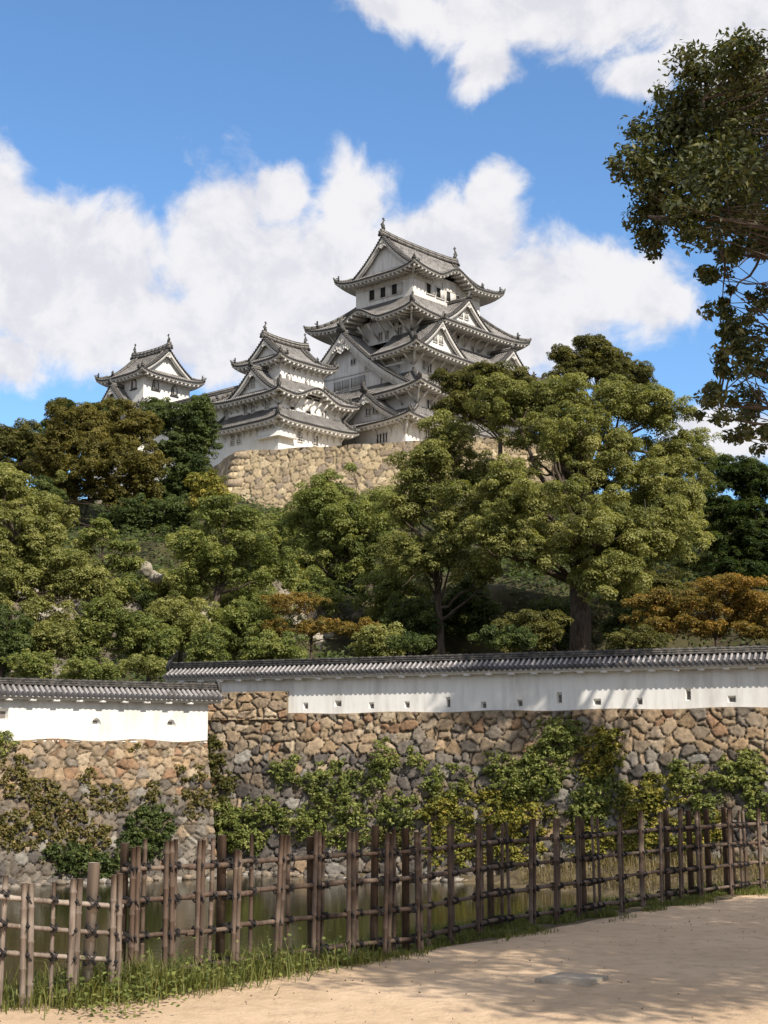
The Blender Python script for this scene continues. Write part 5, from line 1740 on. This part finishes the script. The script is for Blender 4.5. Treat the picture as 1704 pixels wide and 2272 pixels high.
tree('broadleaf_tree', 'dark domed tree rising highest behind the broad camphor, a wispy twig on top', 150,
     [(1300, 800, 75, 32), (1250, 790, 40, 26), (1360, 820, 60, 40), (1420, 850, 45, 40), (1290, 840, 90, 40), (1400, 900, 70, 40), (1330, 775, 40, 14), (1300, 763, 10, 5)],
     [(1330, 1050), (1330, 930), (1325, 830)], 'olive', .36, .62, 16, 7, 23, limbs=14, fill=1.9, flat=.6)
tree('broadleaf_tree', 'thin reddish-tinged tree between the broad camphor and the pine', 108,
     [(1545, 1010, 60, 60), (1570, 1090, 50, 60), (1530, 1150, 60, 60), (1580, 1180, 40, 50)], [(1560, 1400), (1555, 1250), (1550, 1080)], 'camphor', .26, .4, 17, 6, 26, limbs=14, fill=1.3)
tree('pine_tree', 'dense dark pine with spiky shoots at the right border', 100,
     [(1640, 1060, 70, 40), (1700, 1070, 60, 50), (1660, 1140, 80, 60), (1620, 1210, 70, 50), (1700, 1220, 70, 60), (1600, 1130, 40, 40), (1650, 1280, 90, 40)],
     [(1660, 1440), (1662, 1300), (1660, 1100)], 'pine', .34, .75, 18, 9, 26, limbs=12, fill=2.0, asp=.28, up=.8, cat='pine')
tree('maple_tree', 'low orange and gold maple spreading behind the right end of the long wall', 74,
     [(1620, 1310, 110, 40), (1540, 1345, 100, 40), (1690, 1350, 90, 44), (1480, 1385, 90, 36), (1600, 1395, 100, 28), (1440, 1335, 55, 30), (1690, 1400, 70, 30)],
     [(1590, 1450), (1588, 1400), (1580, 1340)], 'maple', .19, .5, 19, 5, 21, limbs=16, fill=1.5, flat=.4, cat='maple')
tree('maple_tree', 'small rusty maple under the rounded camphor, just over the long wall', 82,
     [(650, 1340, 80, 34), (740, 1390, 90, 26), (640, 1400, 80, 26), (800, 1400, 60, 24)], [(690, 1460), (692, 1400), (690, 1350)], 'maple', .2, .42, 20, 4, 20, limbs=12, fill=1.3, flat=.4, cat='maple')
# --- the darker wood low down behind these
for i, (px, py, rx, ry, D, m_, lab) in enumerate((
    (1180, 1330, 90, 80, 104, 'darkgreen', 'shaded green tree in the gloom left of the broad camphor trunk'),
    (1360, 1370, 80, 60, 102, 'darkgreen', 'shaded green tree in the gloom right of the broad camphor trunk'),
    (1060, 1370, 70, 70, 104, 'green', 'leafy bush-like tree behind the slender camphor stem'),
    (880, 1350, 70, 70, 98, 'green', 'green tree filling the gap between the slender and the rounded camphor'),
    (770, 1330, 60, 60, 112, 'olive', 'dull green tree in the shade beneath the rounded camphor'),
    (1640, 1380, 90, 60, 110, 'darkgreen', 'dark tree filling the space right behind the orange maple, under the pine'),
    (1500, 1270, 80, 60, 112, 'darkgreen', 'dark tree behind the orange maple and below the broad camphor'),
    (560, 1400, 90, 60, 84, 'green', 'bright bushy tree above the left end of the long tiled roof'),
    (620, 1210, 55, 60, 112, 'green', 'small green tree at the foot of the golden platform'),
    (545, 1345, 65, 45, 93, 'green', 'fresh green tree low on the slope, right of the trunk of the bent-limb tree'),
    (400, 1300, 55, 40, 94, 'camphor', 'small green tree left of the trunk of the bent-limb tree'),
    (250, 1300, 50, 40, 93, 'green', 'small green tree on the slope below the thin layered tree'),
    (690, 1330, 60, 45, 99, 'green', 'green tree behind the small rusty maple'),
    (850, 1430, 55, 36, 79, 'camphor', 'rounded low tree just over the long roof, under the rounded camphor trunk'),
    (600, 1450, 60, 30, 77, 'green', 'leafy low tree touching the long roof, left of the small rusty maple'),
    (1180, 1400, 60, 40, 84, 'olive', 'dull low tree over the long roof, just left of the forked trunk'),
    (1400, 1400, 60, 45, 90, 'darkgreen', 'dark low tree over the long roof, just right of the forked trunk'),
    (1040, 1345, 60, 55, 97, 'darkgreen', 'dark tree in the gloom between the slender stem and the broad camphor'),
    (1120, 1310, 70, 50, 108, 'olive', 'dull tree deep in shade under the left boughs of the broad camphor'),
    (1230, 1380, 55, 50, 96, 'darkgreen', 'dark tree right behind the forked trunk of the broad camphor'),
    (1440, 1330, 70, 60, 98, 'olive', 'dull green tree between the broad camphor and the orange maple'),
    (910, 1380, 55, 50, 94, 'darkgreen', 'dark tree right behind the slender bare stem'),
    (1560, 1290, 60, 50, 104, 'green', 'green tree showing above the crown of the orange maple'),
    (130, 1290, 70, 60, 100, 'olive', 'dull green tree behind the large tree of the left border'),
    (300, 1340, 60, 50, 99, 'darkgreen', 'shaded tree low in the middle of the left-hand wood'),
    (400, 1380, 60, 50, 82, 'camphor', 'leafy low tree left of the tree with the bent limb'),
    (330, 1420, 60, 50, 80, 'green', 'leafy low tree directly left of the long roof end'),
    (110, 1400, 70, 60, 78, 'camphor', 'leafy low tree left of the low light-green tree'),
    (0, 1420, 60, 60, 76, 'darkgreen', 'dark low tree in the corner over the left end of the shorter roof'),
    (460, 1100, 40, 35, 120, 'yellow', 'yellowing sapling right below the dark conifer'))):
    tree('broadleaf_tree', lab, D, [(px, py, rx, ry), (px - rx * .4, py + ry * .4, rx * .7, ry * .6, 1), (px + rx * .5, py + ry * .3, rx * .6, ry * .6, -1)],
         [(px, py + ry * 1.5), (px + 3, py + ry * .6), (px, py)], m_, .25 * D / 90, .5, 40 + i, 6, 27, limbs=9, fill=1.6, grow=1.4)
for i, (px, py, rx, ry, D, m_, lab) in enumerate((
    (60, 1480, 70, 30, 72, 'green', 'rounded shrub peeping over the left part of the shorter tiled roof'),
    (200, 1490, 80, 26, 71, 'green', 'light shrub peeping over the middle of the shorter tiled roof'),
    (320, 1480, 60, 26, 71, 'camphor', 'shrub peeping over the right part of the shorter tiled roof'),
    (455, 1440, 50, 50, 76, 'green', 'rounded light shrub just above the left tip of the long tiled roof'),
    (590, 1300, 60, 40, 100, 'green', 'hillside shrub right of the tree with the bent limb'),
    (650, 1280, 40, 40, 102, 'yellow', 'yellow-green hillside shrub below the golden platform'),
    (370, 1310, 40, 30, 96, 'green', 'hillside shrub beside the two pale boulders'),
    (1420, 1420, 70, 22, 72, 'olive', 'low dull shrub over the long roof, right of the broad camphor trunk'),
    (900, 1430, 60, 22, 74, 'darkgreen', 'low dark shrub over the long roof, left of the slender stem'),
    (1120, 1420, 70, 26, 75, 'darkgreen', 'low dark shrub over the long roof, between the two camphor trunks'))):
    tree('shrub', lab, D, [(px, py, rx, ry), (px + rx * .4, py + ry * .3, rx * .6, ry * .8, -1)], None, m_, .22 * D / 85, .5, 70 + i, None, 18, cat='shrub', fill=1.6)

# --- old mossy retaining wall on the hillside and its pale boulders
def build_hill_wall():
    mb = MB()
    A, B = W(20, 1300, 93)[:2], W(800, 1300, 99)[:2]
    pal = lambda s, h, H, idx, cy: pick(PAL_DARK, idx)
    stone_face(mb, A, B, lambda s: 12.6 + .9 * np.sin(s * .45) + .5 * np.sin(s * 1.9), 3.5, .42, .95, .7, pal, 33, .14, .35)
    o = mb.build('stone_wall', M['stone'], smooth=True, origin=(*A, 3.5))
    tag(o, 'old mossy stone wall half lost among the trees on the hillside', 'stone wall')
build_hill_wall()
def boulder(label, px, py, D, r, col, seed):
    rg = np.random.default_rng(seed)
    n, m_ = 14, 18
    th = np.linspace(0, pi, n)[:, None]; ph = np.linspace(0, 2 * pi, m_)[None]
    d = np.stack([np.sin(th) * np.cos(ph), np.sin(th) * np.sin(ph), np.cos(th) + 0 * ph], -1)
    k = 1 + (vnoise(d.reshape(-1, 3) + seed, 1.6, seed).reshape(n, m_) - .5)[..., None] * .7
    mb = MB(); P = d * k * np.array([r, r * .8, r * .85]); P[:, -1] = P[:, 0]
    mb.grid(P, np.broadcast_to(np.array(col), P.shape))
    o = mb.build('boulder', M['stone'], smooth=True); o.location = W(px, py, D)
    tag(o, label, 'boulder', 'pale boulders on the hillside')
boulder('upper of the two pale boulders lying close together on the hillside', 322, 1262, 90.5, .5, (.33, .295, .235), 3)
boulder('lower of the two pale boulders lying close together on the hillside', 345, 1280, 90.3, .46, (.35, .31, .25), 4)

# --- ground cover
def scatter(name, mkey, pts, nrm, size, seed, asp=.5, kind='stuff', tintc=.45):
    rg = np.random.default_rng(seed)
    mb = MB()
    leaves(mb, pts, nrm, size, rg, tintc + rg.normal(0, .16, len(pts)), asp)
    return tag(mb.build(name, M[mkey]), kind=kind)

def hill_cover():
    rg = np.random.default_rng(90)
    n = 170000
    x = rg.uniform(-48, 48, n); y = rg.uniform(74, 170, n)
    ok = vnoise(np.stack([x, y, x * 0], 1), .28, 5) + rg.normal(0, .1, n) > .38
    x, y = x[ok], y[ok]
    P3 = np.stack([x, y, x * 0], 1)
    nz = (vnoise(P3, .12, 1) - .5) * 2.6 + (vnoise(P3, .5, 2) - .5) * 1.1
    z = hill_z(x, y) + nz * np.clip((y - 70) / 10, 0, 1) + np.abs(rg.normal(0, .45, len(x)))
    N = np.stack([rg.normal(0, .5, len(x)), rg.normal(-.4, .5, len(x)), np.ones(len(x))], 1); N /= np.linalg.norm(N, axis=1)[:, None]
    o = scatter('undergrowth', 'darkgreen', np.stack([x, y, z], 1), N, .36, 91, .55)
hill_cover()

# --- creepers and bushes on the pond-side stone walls
def wall_face_point(A, B, zt, px, py):
    """where the pixel's ray meets the battered face of the stone wall"""
    d = (B - A) / np.linalg.norm(B - A); n = np.array([d[1], -d[0]])
    r = ray(px, py)
    t = 1.0
    # plane: (P-A).n = .26*(zt-z)
    den = r[:2] @ n + .26 * r[2]
    t = ((A - CAM[:2]) @ n + .26 * (zt - CAM[2])) / den
    return CAM + r * t, n

def creeper(label, px, py, rx, ry, m, seed, side, leaf=.15, dens=.5, lobe=15, out=.35, fill=1.7, name='creeper', cat='creeper', group=None, asp=.55, extra=()):
    rg = np.random.default_rng(seed)
    A, B, zt = (LA, LB, zLt) if side == 'L' else (RA, RB, zRt)
    mb = MB(); L = []
    P0, n = wall_face_point(A, B, zt, px, min(py + ry, 1950))
    for (cx, cy, ax, ay) in ((px, py, rx, ry),) + tuple(extra):
        ax, ay = ax * 1.22, ay * 1.22
        k = px_m(cx, cy, wall_face_point(A, B, zt, cx, cy)[0][1])
        nn_ = max(3, int(fill * 2.0 * ax * ay / lobe ** 2))
        for i in range(nn_):
            a = rg.uniform(0, 2 * pi); rr = math.sqrt(rg.random())
            qx, qy = cx + ax * rr * cos(a) * .85, cy + ay * rr * sin(a) * .85
            P, n = wall_face_point(A, B, zt, qx, qy)
            P = P.copy(); P[:2] += n * rg.uniform(.02, out) * (1.15 - rr)
            P[2] = max(P[2], WZ + .1)
            L.append((*P, lobe * k * rg.uniform(.6, 1.3)))
    clump_leaves(mb, L, leaf, dens, rg, asp, .85, .35, .45, .5)
    o = mb.build(name, M[m], origin=P0)
    return tag(o, label, cat, group)

CR = [
 (1245, 1640, 55, 45, 'green', 'R', 'upright green bush high on the stone wall, below the fifth loophole from the right', ((1225, 1690, 60, 40), (1200, 1740, 50, 40))),
 (1335, 1660, 50, 42, 'yellow', 'R', 'yellow-topped bush high on the stone wall, right of the upright green bush', ((1330, 1700, 45, 35),)),
 (1335, 1760, 60, 40, 'green', 'R', 'spreading bush hanging in the middle of the wall under the yellow-topped bush', ((1310, 1800, 50, 30),)),
 (1450, 1765, 70, 40, 'yellow', 'R', 'golden-orange creeper patch on the wall, the most orange of them', ((1400, 1800, 60, 30),)),
 (1525, 1705, 32, 28, 'green', 'R', 'small round green tuft alone on the grey stones near the right end', ((1520, 1740, 22, 22),)),
 (1610, 1725, 60, 30, 'green', 'R', 'green creeper trailing across the stones at the right, with a hanging tail', ((1570, 1770, 40, 50), (1660, 1740, 35, 30))),
 (1670, 1715, 28, 50, 'green', 'R', 'narrow green creeper hanging near the right border', ()),
 (1690, 1800, 40, 40, 'green', 'R', 'creeper clump at the right border behind the fence top', ()),
 (1150, 1740, 55, 40, 'green', 'R', 'creeper left of the upright green bush, shaded at its edge', ((1110, 1700, 30, 30),)),
 (1080, 1800, 70, 45, 'yellow', 'R', 'yellow-green creeper cascade left of the pale bare strip of wall', ((1170, 1820, 70, 45),)),
 (975, 1815, 45, 40, 'yellow', 'R', 'bright broad-leaved vine, the lightest green on the wall', ((990, 1780, 28, 26),)),
 (1000, 1740, 55, 35, 'green', 'R', 'creeper in the dappled shade of the wall middle, above the bright vine', ((930, 1690, 20, 24),)),
 (900, 1800, 60, 40, 'green', 'R', 'leafy creeper low on the wall left of the bright vine', ()),
 (860, 1680, 30, 40, 'green', 'R', 'creeper highest on the shadowed grey stones of the wall middle', ((840, 1730, 40, 30),)),
 (740, 1740, 60, 50, 'green', 'R', 'straggling creeper across the dark round stones', ((780, 1790, 70, 40), (640, 1720, 30, 40))),
 (680, 1830, 60, 36, 'green', 'R', 'leafy bush by the waterline behind the middle of the fence', ((760, 1850, 60, 36),)),
 (540, 1850, 60, 50, 'green', 'R', 'large leafy bush by the water, right of the round bush', ((590, 1800, 40, 30), (500, 1810, 40, 30))),
 (470, 1690, 25, 50, 'olive', 'R', 'weedy strip growing in the corner where the two walls meet', ((500, 1750, 26, 30),)),
 (330, 1845, 55, 50, 'darkgreen', 'L', 'round dark-green bush on the stones, above the tall fence start', ((300, 1880, 45, 36),)),
 (200, 1930, 80, 36, 'darkgreen', 'L', 'low bush hanging over the water at the left', ((150, 1900, 50, 30),)),
 (60, 1840, 80, 50, 'yellow', 'L', 'dry yellowish weeds covering the stones at the left border', ((130, 1800, 60, 40), (190, 1860, 60, 40))),
 (30, 1720, 40, 50, 'yellow', 'L', 'sparse weeds on the upper stones at the left border', ((90, 1760, 50, 30),)),
 (240, 1770, 50, 30, 'olive', 'L', 'thin brownish weeds in the middle of the shorter wall stones', ((190, 1720, 16, 20), (330, 1760, 30, 20))),
 (430, 1780, 40, 34, 'olive', 'L', 'thin weeds on the stones left of the wall corner', ((400, 1720, 14, 20), (300, 1660, 8, 10), (440, 1720, 16, 22))),
 (5, 1660, 20, 30, 'green', 'L', 'small leafy tuft at the very left border under the white wall', ()),
 (1300, 1875, 60, 45, 'yellow', 'R', 'yellow-green weeds behind the fence, right of the pale bare strip', ((1390, 1870, 60, 40),)),
 (1480, 1860, 70, 45, 'yellow', 'R', 'yellow-green weeds behind the fence under the golden-orange patch', ((1570, 1840, 50, 36),)),
 (1000, 1880, 70, 40, 'yellow', 'R', 'yellow-green weeds behind the fence below the bright vine', ((1130, 1890, 70, 40),)),
 (850, 1870, 60, 36, 'olive', 'R', 'dull weeds at the waterline behind the dark end of the fence', ()),
]
for i, (px, py, rx, ry, m_, sd, lab, ex) in enumerate(CR):
    weed = 'weed' in lab
    kind = 'bush' if 'bush' in lab else ('weeds' if weed else 'creeper')
    creeper(lab, px, py, rx, ry, 'weed' if weed and sd == 'L' else m_, 200 + i, sd, leaf=.14, dens=.24 if weed and sd == 'L' else .5, lobe=8 if weed and sd == 'L' else 14,
            out=.35 if weed else .8, fill=.62 if weed and sd == 'L' else (1.25 if not weed and kind == 'creeper' else 1.8), name=kind, cat=kind, extra=ex)

# --- grass
def blades(mb, P, h, w, rg, lean=.35, tint=.45, droop=.35):
    n = len(P)
    a = rg.uniform(0, 2 * pi, n); d = np.stack([np.cos(a), np.sin(a), np.zeros(n)], 1)
    s = np.stack([-np.sin(a), np.cos(a), np.zeros(n)], 1)
    h = h * rg.uniform(.45, 1.25, n)[:, None]; ln = np.abs(rg.normal(0, lean, n))[:, None]
    m = P + np.array([0, 0, 1.0]) * h * .6 + d * h * ln * .5
    t = P + np.array([0, 0, 1.0]) * h * (1 - droop * ln) + d * h * ln * 1.5
    w = w * rg.uniform(.6, 1.3, n)[:, None]
    V = np.stack([P - s * w / 2, P + s * w / 2, m + s * w * .4, m - s * w * .4, t], 1)
    i = np.arange(n) * 5
    C = np.zeros((n, 5, 3)); C[..., 0] = np.clip(tint + rg.normal(0, .17, n), 0, 1)[:, None]
    mb.add(V.reshape(-1, 3), np.stack([i, i + 1, i + 2, i + 3], 1), np.stack([i + 3, i + 2, i + 4], 1), col=C.reshape(-1, 3))

def build_grass():
    rg = np.random.default_rng(5)
    mb = MB()
    seg = np.linalg.norm(np.diff(EDGE, axis=0), axis=1); cs = np.concatenate([[0], np.cumsum(seg)])
    s0, s1 = cs[2] - 2, cs[12]
    n = 46000
    s = s0 + (s1 - s0) * rg.random(n) ** 1.0
    P = np.stack([np.interp(s, ES, EP[:, 0]), np.interp(s, ES, EP[:, 1])], 1)
    nn = np.stack([np.interp(s, ES, EN[:, 0]), np.interp(s, ES, EN[:, 1])], 1)
    off = rg.normal(-.10, .22, n)
    den = vnoise(np.stack([s, off * 2, s * 0], 1), 2.2, 3)
    # the fringe on the path side is ragged, taller towards the water
    keep = (den > .30 + .55 * np.clip(off, 0, 1)) & (off > -.75) & (off < .42)
    P, nn, off, den, s = P[keep], nn[keep], off[keep], den[keep], s[keep]
    Q = np.concatenate([P + nn * off[:, None], np.zeros((len(P), 1))], 1)
    tall = .045 + .11 * den * np.clip(.5 - off, .1, 1.0)
    left = np.clip((cs[6] - s) / 2.0, 0, 1)
    tall = tall * (1 + .5 * left) * np.where(s < cs[3] - .3, .5, 1.0)
    blades(mb, Q, tall[:, None] * 1.0, .008, rg, .55, .45)
    # tall tufts at the left, by the junction of the two fences
    for (px, py, k, hh) in ((225, 2215, 500, .26), (270, 2205, 600, .30), (330, 2200, 500, .24), (180, 2225, 300, .2), (420, 2190, 350, .2), (520, 2170, 300, .22), (620, 2150, 260, .2), (700, 2140, 260, .18), (110, 2232, 200, .16), (560, 2162, 200, .3)):
        c = Wz(px, py, 0)
        q = np.stack([rg.normal(c[0], .22, k), rg.normal(c[1], .16, k), np.zeros(k)], 1)
        blades(mb, q, hh, .009, rg, .6, .5)
    tag(mb.build('grass', M['grass']), kind='stuff')
    # broad-leaved weeds in the grass
    mb = MB()
    for (px, py, k) in ((300, 2190, 240), (345, 2150, 160), (380, 2170, 160), (470, 2160, 160), (170, 2205, 140), (560, 2130, 160), (640, 2130, 140), (260, 2225, 120), (720, 2105, 120), (420, 2120, 100)):
        c = Wz(px, py + 30, 0)
        q = np.stack([rg.normal(c[0], .2, k), rg.normal(c[1] + .05, .13, k), np.abs(rg.normal(.05, .09, k))], 1)
        N = np.stack([rg.normal(0, .4, k), rg.normal(-.3, .4, k), np.ones(k)], 1); N /= np.linalg.norm(N, axis=1)[:, None]
        leaves(mb, q, N, .042, rg, .34 + rg.normal(0, .15, k), .7)
    tag(mb.build('ground_weeds', M['green']), kind='stuff')
    # bank: rough grass down to the water
    mb = MB()
    n = 26000
    s = rg.uniform(s0, cs[13], n); off = -rg.uniform(.4, 3.0, n)
    P = np.stack([np.interp(s, ES, EP[:, 0]) + np.interp(s, ES, EN[:, 0]) * off, np.interp(s, ES, EP[:, 1]) + np.interp(s, ES, EN[:, 1]) * off], 1)
    z = np.interp(-off, [.35, .6, .9, 1.4, 2.0, 2.6, 3.4], [0, -.12, -.55, -1.5, -2.5, -3.4, -4.4])
    blades(mb, np.concatenate([P, z[:, None] - .02], 1), .22, .013, rg, .6, .45)
    tag(mb.build('bank_grass', M['grass']), kind='stuff')
    # dry grass on the silted shore at the right
    mb = MB()
    d = (RB - RA) / np.linalg.norm(RB - RA); nn = np.array([d[1], -d[0]])
    n = 15000
    s = rg.uniform(17.5, 40, n); a = rg.uniform(1.5, 15, n)
    wid = np.interp(s, [2, 10, 16, 20, 26, 34, 60], [2.4, 2.6, 3.2, 5.5, 9.5, 14, 22])
    k = a < wid - .3
    s, a, wid = s[k], a[k], wid[k]
    hm = np.interp(s, [2, 14, 24, 60], [.25, .35, .9, 1.6])
    P = RA + s[:, None] * d + nn * a[:, None]
    q = np.concatenate([P, np.zeros((len(P), 1))], 1)
    z = WZ + hm * np.clip((wid - a) / 2.2, -2, 1) + (vnoise(q, .9, 9) - .5) * .25
    q[:, 2] = z - .05
    blades(mb, q, .6, .03, rg, .55, .45)
    tag(mb.build('dry_grass', M['dry']), kind='stuff')
build_grass()

# loose stones along the waterline
def build_rubble():
    rg = np.random.default_rng(77)
    mb = MB()
    for (A, B, s0, s1) in ((LA, LB, 8, float(np.linalg.norm(LB - LA)) - .3), (RA, RB, 1.5, 16)):
        d = (B - A) / np.linalg.norm(B - A); n = np.array([d[1], -d[0]])
        for s in np.arange(s0, s1, .16):
            r = rg.uniform(.08, .26)
            a = .26 * (3.2 - WZ) + rg.uniform(.2, 1.0)
            c = np.array([*(A + d * s + n * a), WZ + rg.uniform(-.05, .08)])
            th = np.linspace(0, pi, 5)[:, None]; ph = np.linspace(0, 2 * pi, 8)[None]
            D_ = np.stack([np.sin(th) * np.cos(ph), np.sin(th) * np.sin(ph), np.cos(th) + 0 * ph], -1)
            kk = 1 + rg.uniform(-.28, .28, (5, 8, 1)); kk[:, -1] = kk[:, 0]
            mb.grid(c + D_ * kk * r * np.array([1.2, 1, .7]), np.broadcast_to(pick(PAL_GREY, np.array([rg.integers(0, 99)]))[0], (5, 8, 3)))
    tag(mb.build('rubble', M['stone']), kind='stuff')
build_rubble()

# ------------------------------------------------------------------ the near tree: stands right of the frame, its branches hang into it
def near_tree():
    rg = np.random.default_rng(12)
    b = np.array([7.6, 9.2, 0.0])
    root = empty('overhanging_tree', b, 0, 'dark glossy-leaved tree leaning in from the right, its branches hanging against the sky', 'tree')
    mt, mc = MB(), MB()
    stem = np.array([b - [0, 0, .4], b + [0, 0, .05], b + [-.1, .05, 1.6], b + [.05, .2, 3.4], b + [-.3, .3, 5.2], b + [-.5, .2, 7.5], b + [-.7, .3, 9.6]])
    tt = np.linspace(0, 6, 40); P2 = np.stack([np.interp(tt, np.arange(7), stem[:, i]) for i in range(3)], 1)
    mt.tube(P2, np.interp(tt, np.arange(7), [.46, .36, .29, .25, .2, .13, .05]), 12)
    L = []
    def spray(px, py, D, r_px, n, k=1):
        """a leafy spray of n tufts within r_px of the pixel"""
        m = px_m(px, py, D)
        C = W(px, py, D)
        for _ in range(n):
            q = rg.normal(0, 1, 3); q *= rg.random() ** .4 / np.linalg.norm(q)
            L.append((C + q * np.array([r_px, r_px * 1.1, r_px]) * m, r_px * m * .5 * rg.uniform(.7, 1.25)))
    # the mass in the picture's upper right
    for (px, py, r, n) in ((1640, 130, 70, 26), (1540, 150, 60, 14), (1690, 220, 95, 40), (1590, 220, 80, 34), (1500, 250, 60, 20), (1660, 330, 100, 46), (1560, 320, 90, 40), (1460, 310, 70, 24), (1420, 370, 60, 18),
                           (1500, 400, 90, 36), (1600, 420, 100, 42), (1690, 440, 90, 34), (1440, 450, 60, 18), (1440, 520, 50, 14), (1530, 490, 60, 18), (1630, 510, 60, 14), (1700, 520, 60, 14), (1600, 580, 45, 8), (1640, 560, 36, 6), (1580, 620, 36, 4), (1610, 655, 26, 4),
                           (1690, 660, 40, 7), (1600, 720, 40, 5), (1660, 735, 50, 9), (1640, 775, 55, 10), (1595, 820, 34, 4), (1690, 820, 40, 6), (1600, 890, 50, 8), (1660, 905, 50, 9), (1565, 905, 30, 3), (1630, 960, 36, 4), (1700, 965, 40, 5), (1720, 700, 40, 5)):
        spray(px, py, 12.0 + rg.uniform(-.9, .9), r, n)
    nv = len(L)
    # branches that carry those sprays
    fork = [b + np.array([-.1, .2, 4.6]), b + np.array([-.35, .3, 5.6]), b + np.array([-.5, .2, 7.2]), b + np.array([0, .1, 3.2])]
    ends = [(1500, 380, 12, 2), (1560, 220, 12, 2), (1640, 150, 12.2, 2), (1440, 480, 11.6, 1), (1600, 560, 11.8, 1), (1610, 740, 12.1, 0), (1600, 900, 12, 3), (1680, 940, 12.3, 3), (1660, 420, 12, 1), (1700, 300, 12.4, 2)]
    for (px, py, D, i) in ends:
        e = W(px, py, D)
        pts = curve_tube(mt, fork[i], e, .075, .012, rg, .1, 7, 10)
        near = sorted(range(nv), key=lambda j: np.linalg.norm(L[j][0] - e))[:34]
        for j in near[::2]:
            s = pts[rg.integers(4, 10)]
            curve_tube(mt, s, L[j][0], .013, .003, rg, .1, 5, 6)
    # the bare drooping twig
    tw = [W(x, y, 11.9) for x, y in ((1720, 520), (1690, 560), (1678, 590), (1664, 612), (1640, 626), (1625, 650), (1612, 680))]
    mt.tube(tw, np.linspace(.016, .004, 7), 6)
    tw = [W(x, y, 11.9) for x, y in ((1680, 560), (1655, 575), (1640, 590), (1600, 600))]
    mt.tube(tw, np.linspace(.009, .003, 4), 5)
    # leaves of the visible sprays
    def put(Ls, size, per, N0=0):
        for (c, r) in Ls:
            k = per
            e = rg.normal(0, 1, (k, 3)); e /= np.linalg.norm(e, axis=1)[:, None]
            P = c + e * r * (rg.random(k) ** .5)[:, None] * np.array([1.1, 1.1, .9])
            N = e * .5 + rg.normal(0, .6, (k, 3)) + np.array([0, 0, .5]); N /= np.linalg.norm(N, axis=1)[:, None]
            leaves(mc, P, N, size, rg, .42 + rg.normal(0, .08) + rg.normal(0, .17, k), .42)
    put(L[:nv], .064, 60)
    # the rest of the crown, beyond the right edge of the picture and overhead: it shades the path
    R = []
    for _ in range(300):
        q = rg.normal(0, 1, 3); q *= rg.random() ** .45 / np.linalg.norm(q)
        c = b + np.array([.2, -1.2, 7.6]) + q * np.array([4.4, 5.2, 2.7])
        pr = CX + F * c[0] / max(c[1] * cos(PITCH) + (c[2] - 1.7) * sin(PITCH), .1)
        if pr < 1790 and c[1] > 1.5: continue
        R.append((c, rg.uniform(.45, .8)))
    put(R, .15, 190)
    for c, r in R[::7]:
        curve_tube(mt, P2[rg.integers(18, 38)], c, .06, .01, rg, .05, 6, 6)
    print('near tree sprays', nv, 'rest', len(R))
    mc.build('crown', M['near_leaf'], root, origin=b)
    mt.build('trunk', M['bark'], root, smooth=True, origin=b)
near_tree()

# ------------------------------------------------------------------ a tall tree past the right edge; the light it breaks up dapples the long wall
def tall_tree():
    rg = np.random.default_rng(21)
    b = np.array([18.5, 46.0, -2.6])
    root = empty('tall_tree', b, 0, 'tall tree past the right edge of the view whose shade dapples the long white wall', 'tree')
    mt, mc = MB(), MB()
    st = np.array([b, b + [-.1, .1, 8], b + [-.3, .5, 16], b + [-.6, .8, 24], b + [-.8, 1, 29]])
    mt.tube(st, [.6, .45, .36, .24, .08], 10)
    L = []
    for _ in range(46):
        q = rg.normal(0, 1, 3); q *= rg.random() ** .4 / np.linalg.norm(q)
        c = np.array([18.3, 47.0, 24.0]) + q * np.array([3.6, 4.2, 5.0])
        if CX + F * c[0] / (c[1] * cos(PITCH) + (c[2] - 1.7) * sin(PITCH)) < 1770: continue
        L.append((*c, rg.uniform(.8, 1.3)))
        curve_tube(mt, b + np.array([-.5, .7, rg.uniform(15, 26)]), c, .1, .02, rg, .05, 6, 6)
    clump_leaves(mc, L, .2, .6, rg)
    mc.build('crown', M['green'], root, origin=b); mt.build('trunk', M['bark'], root, smooth=True, origin=b)
tall_tree()
print('polygons', sum(len(o.data.polygons) for o in S.objects if o.type == 'MESH'))
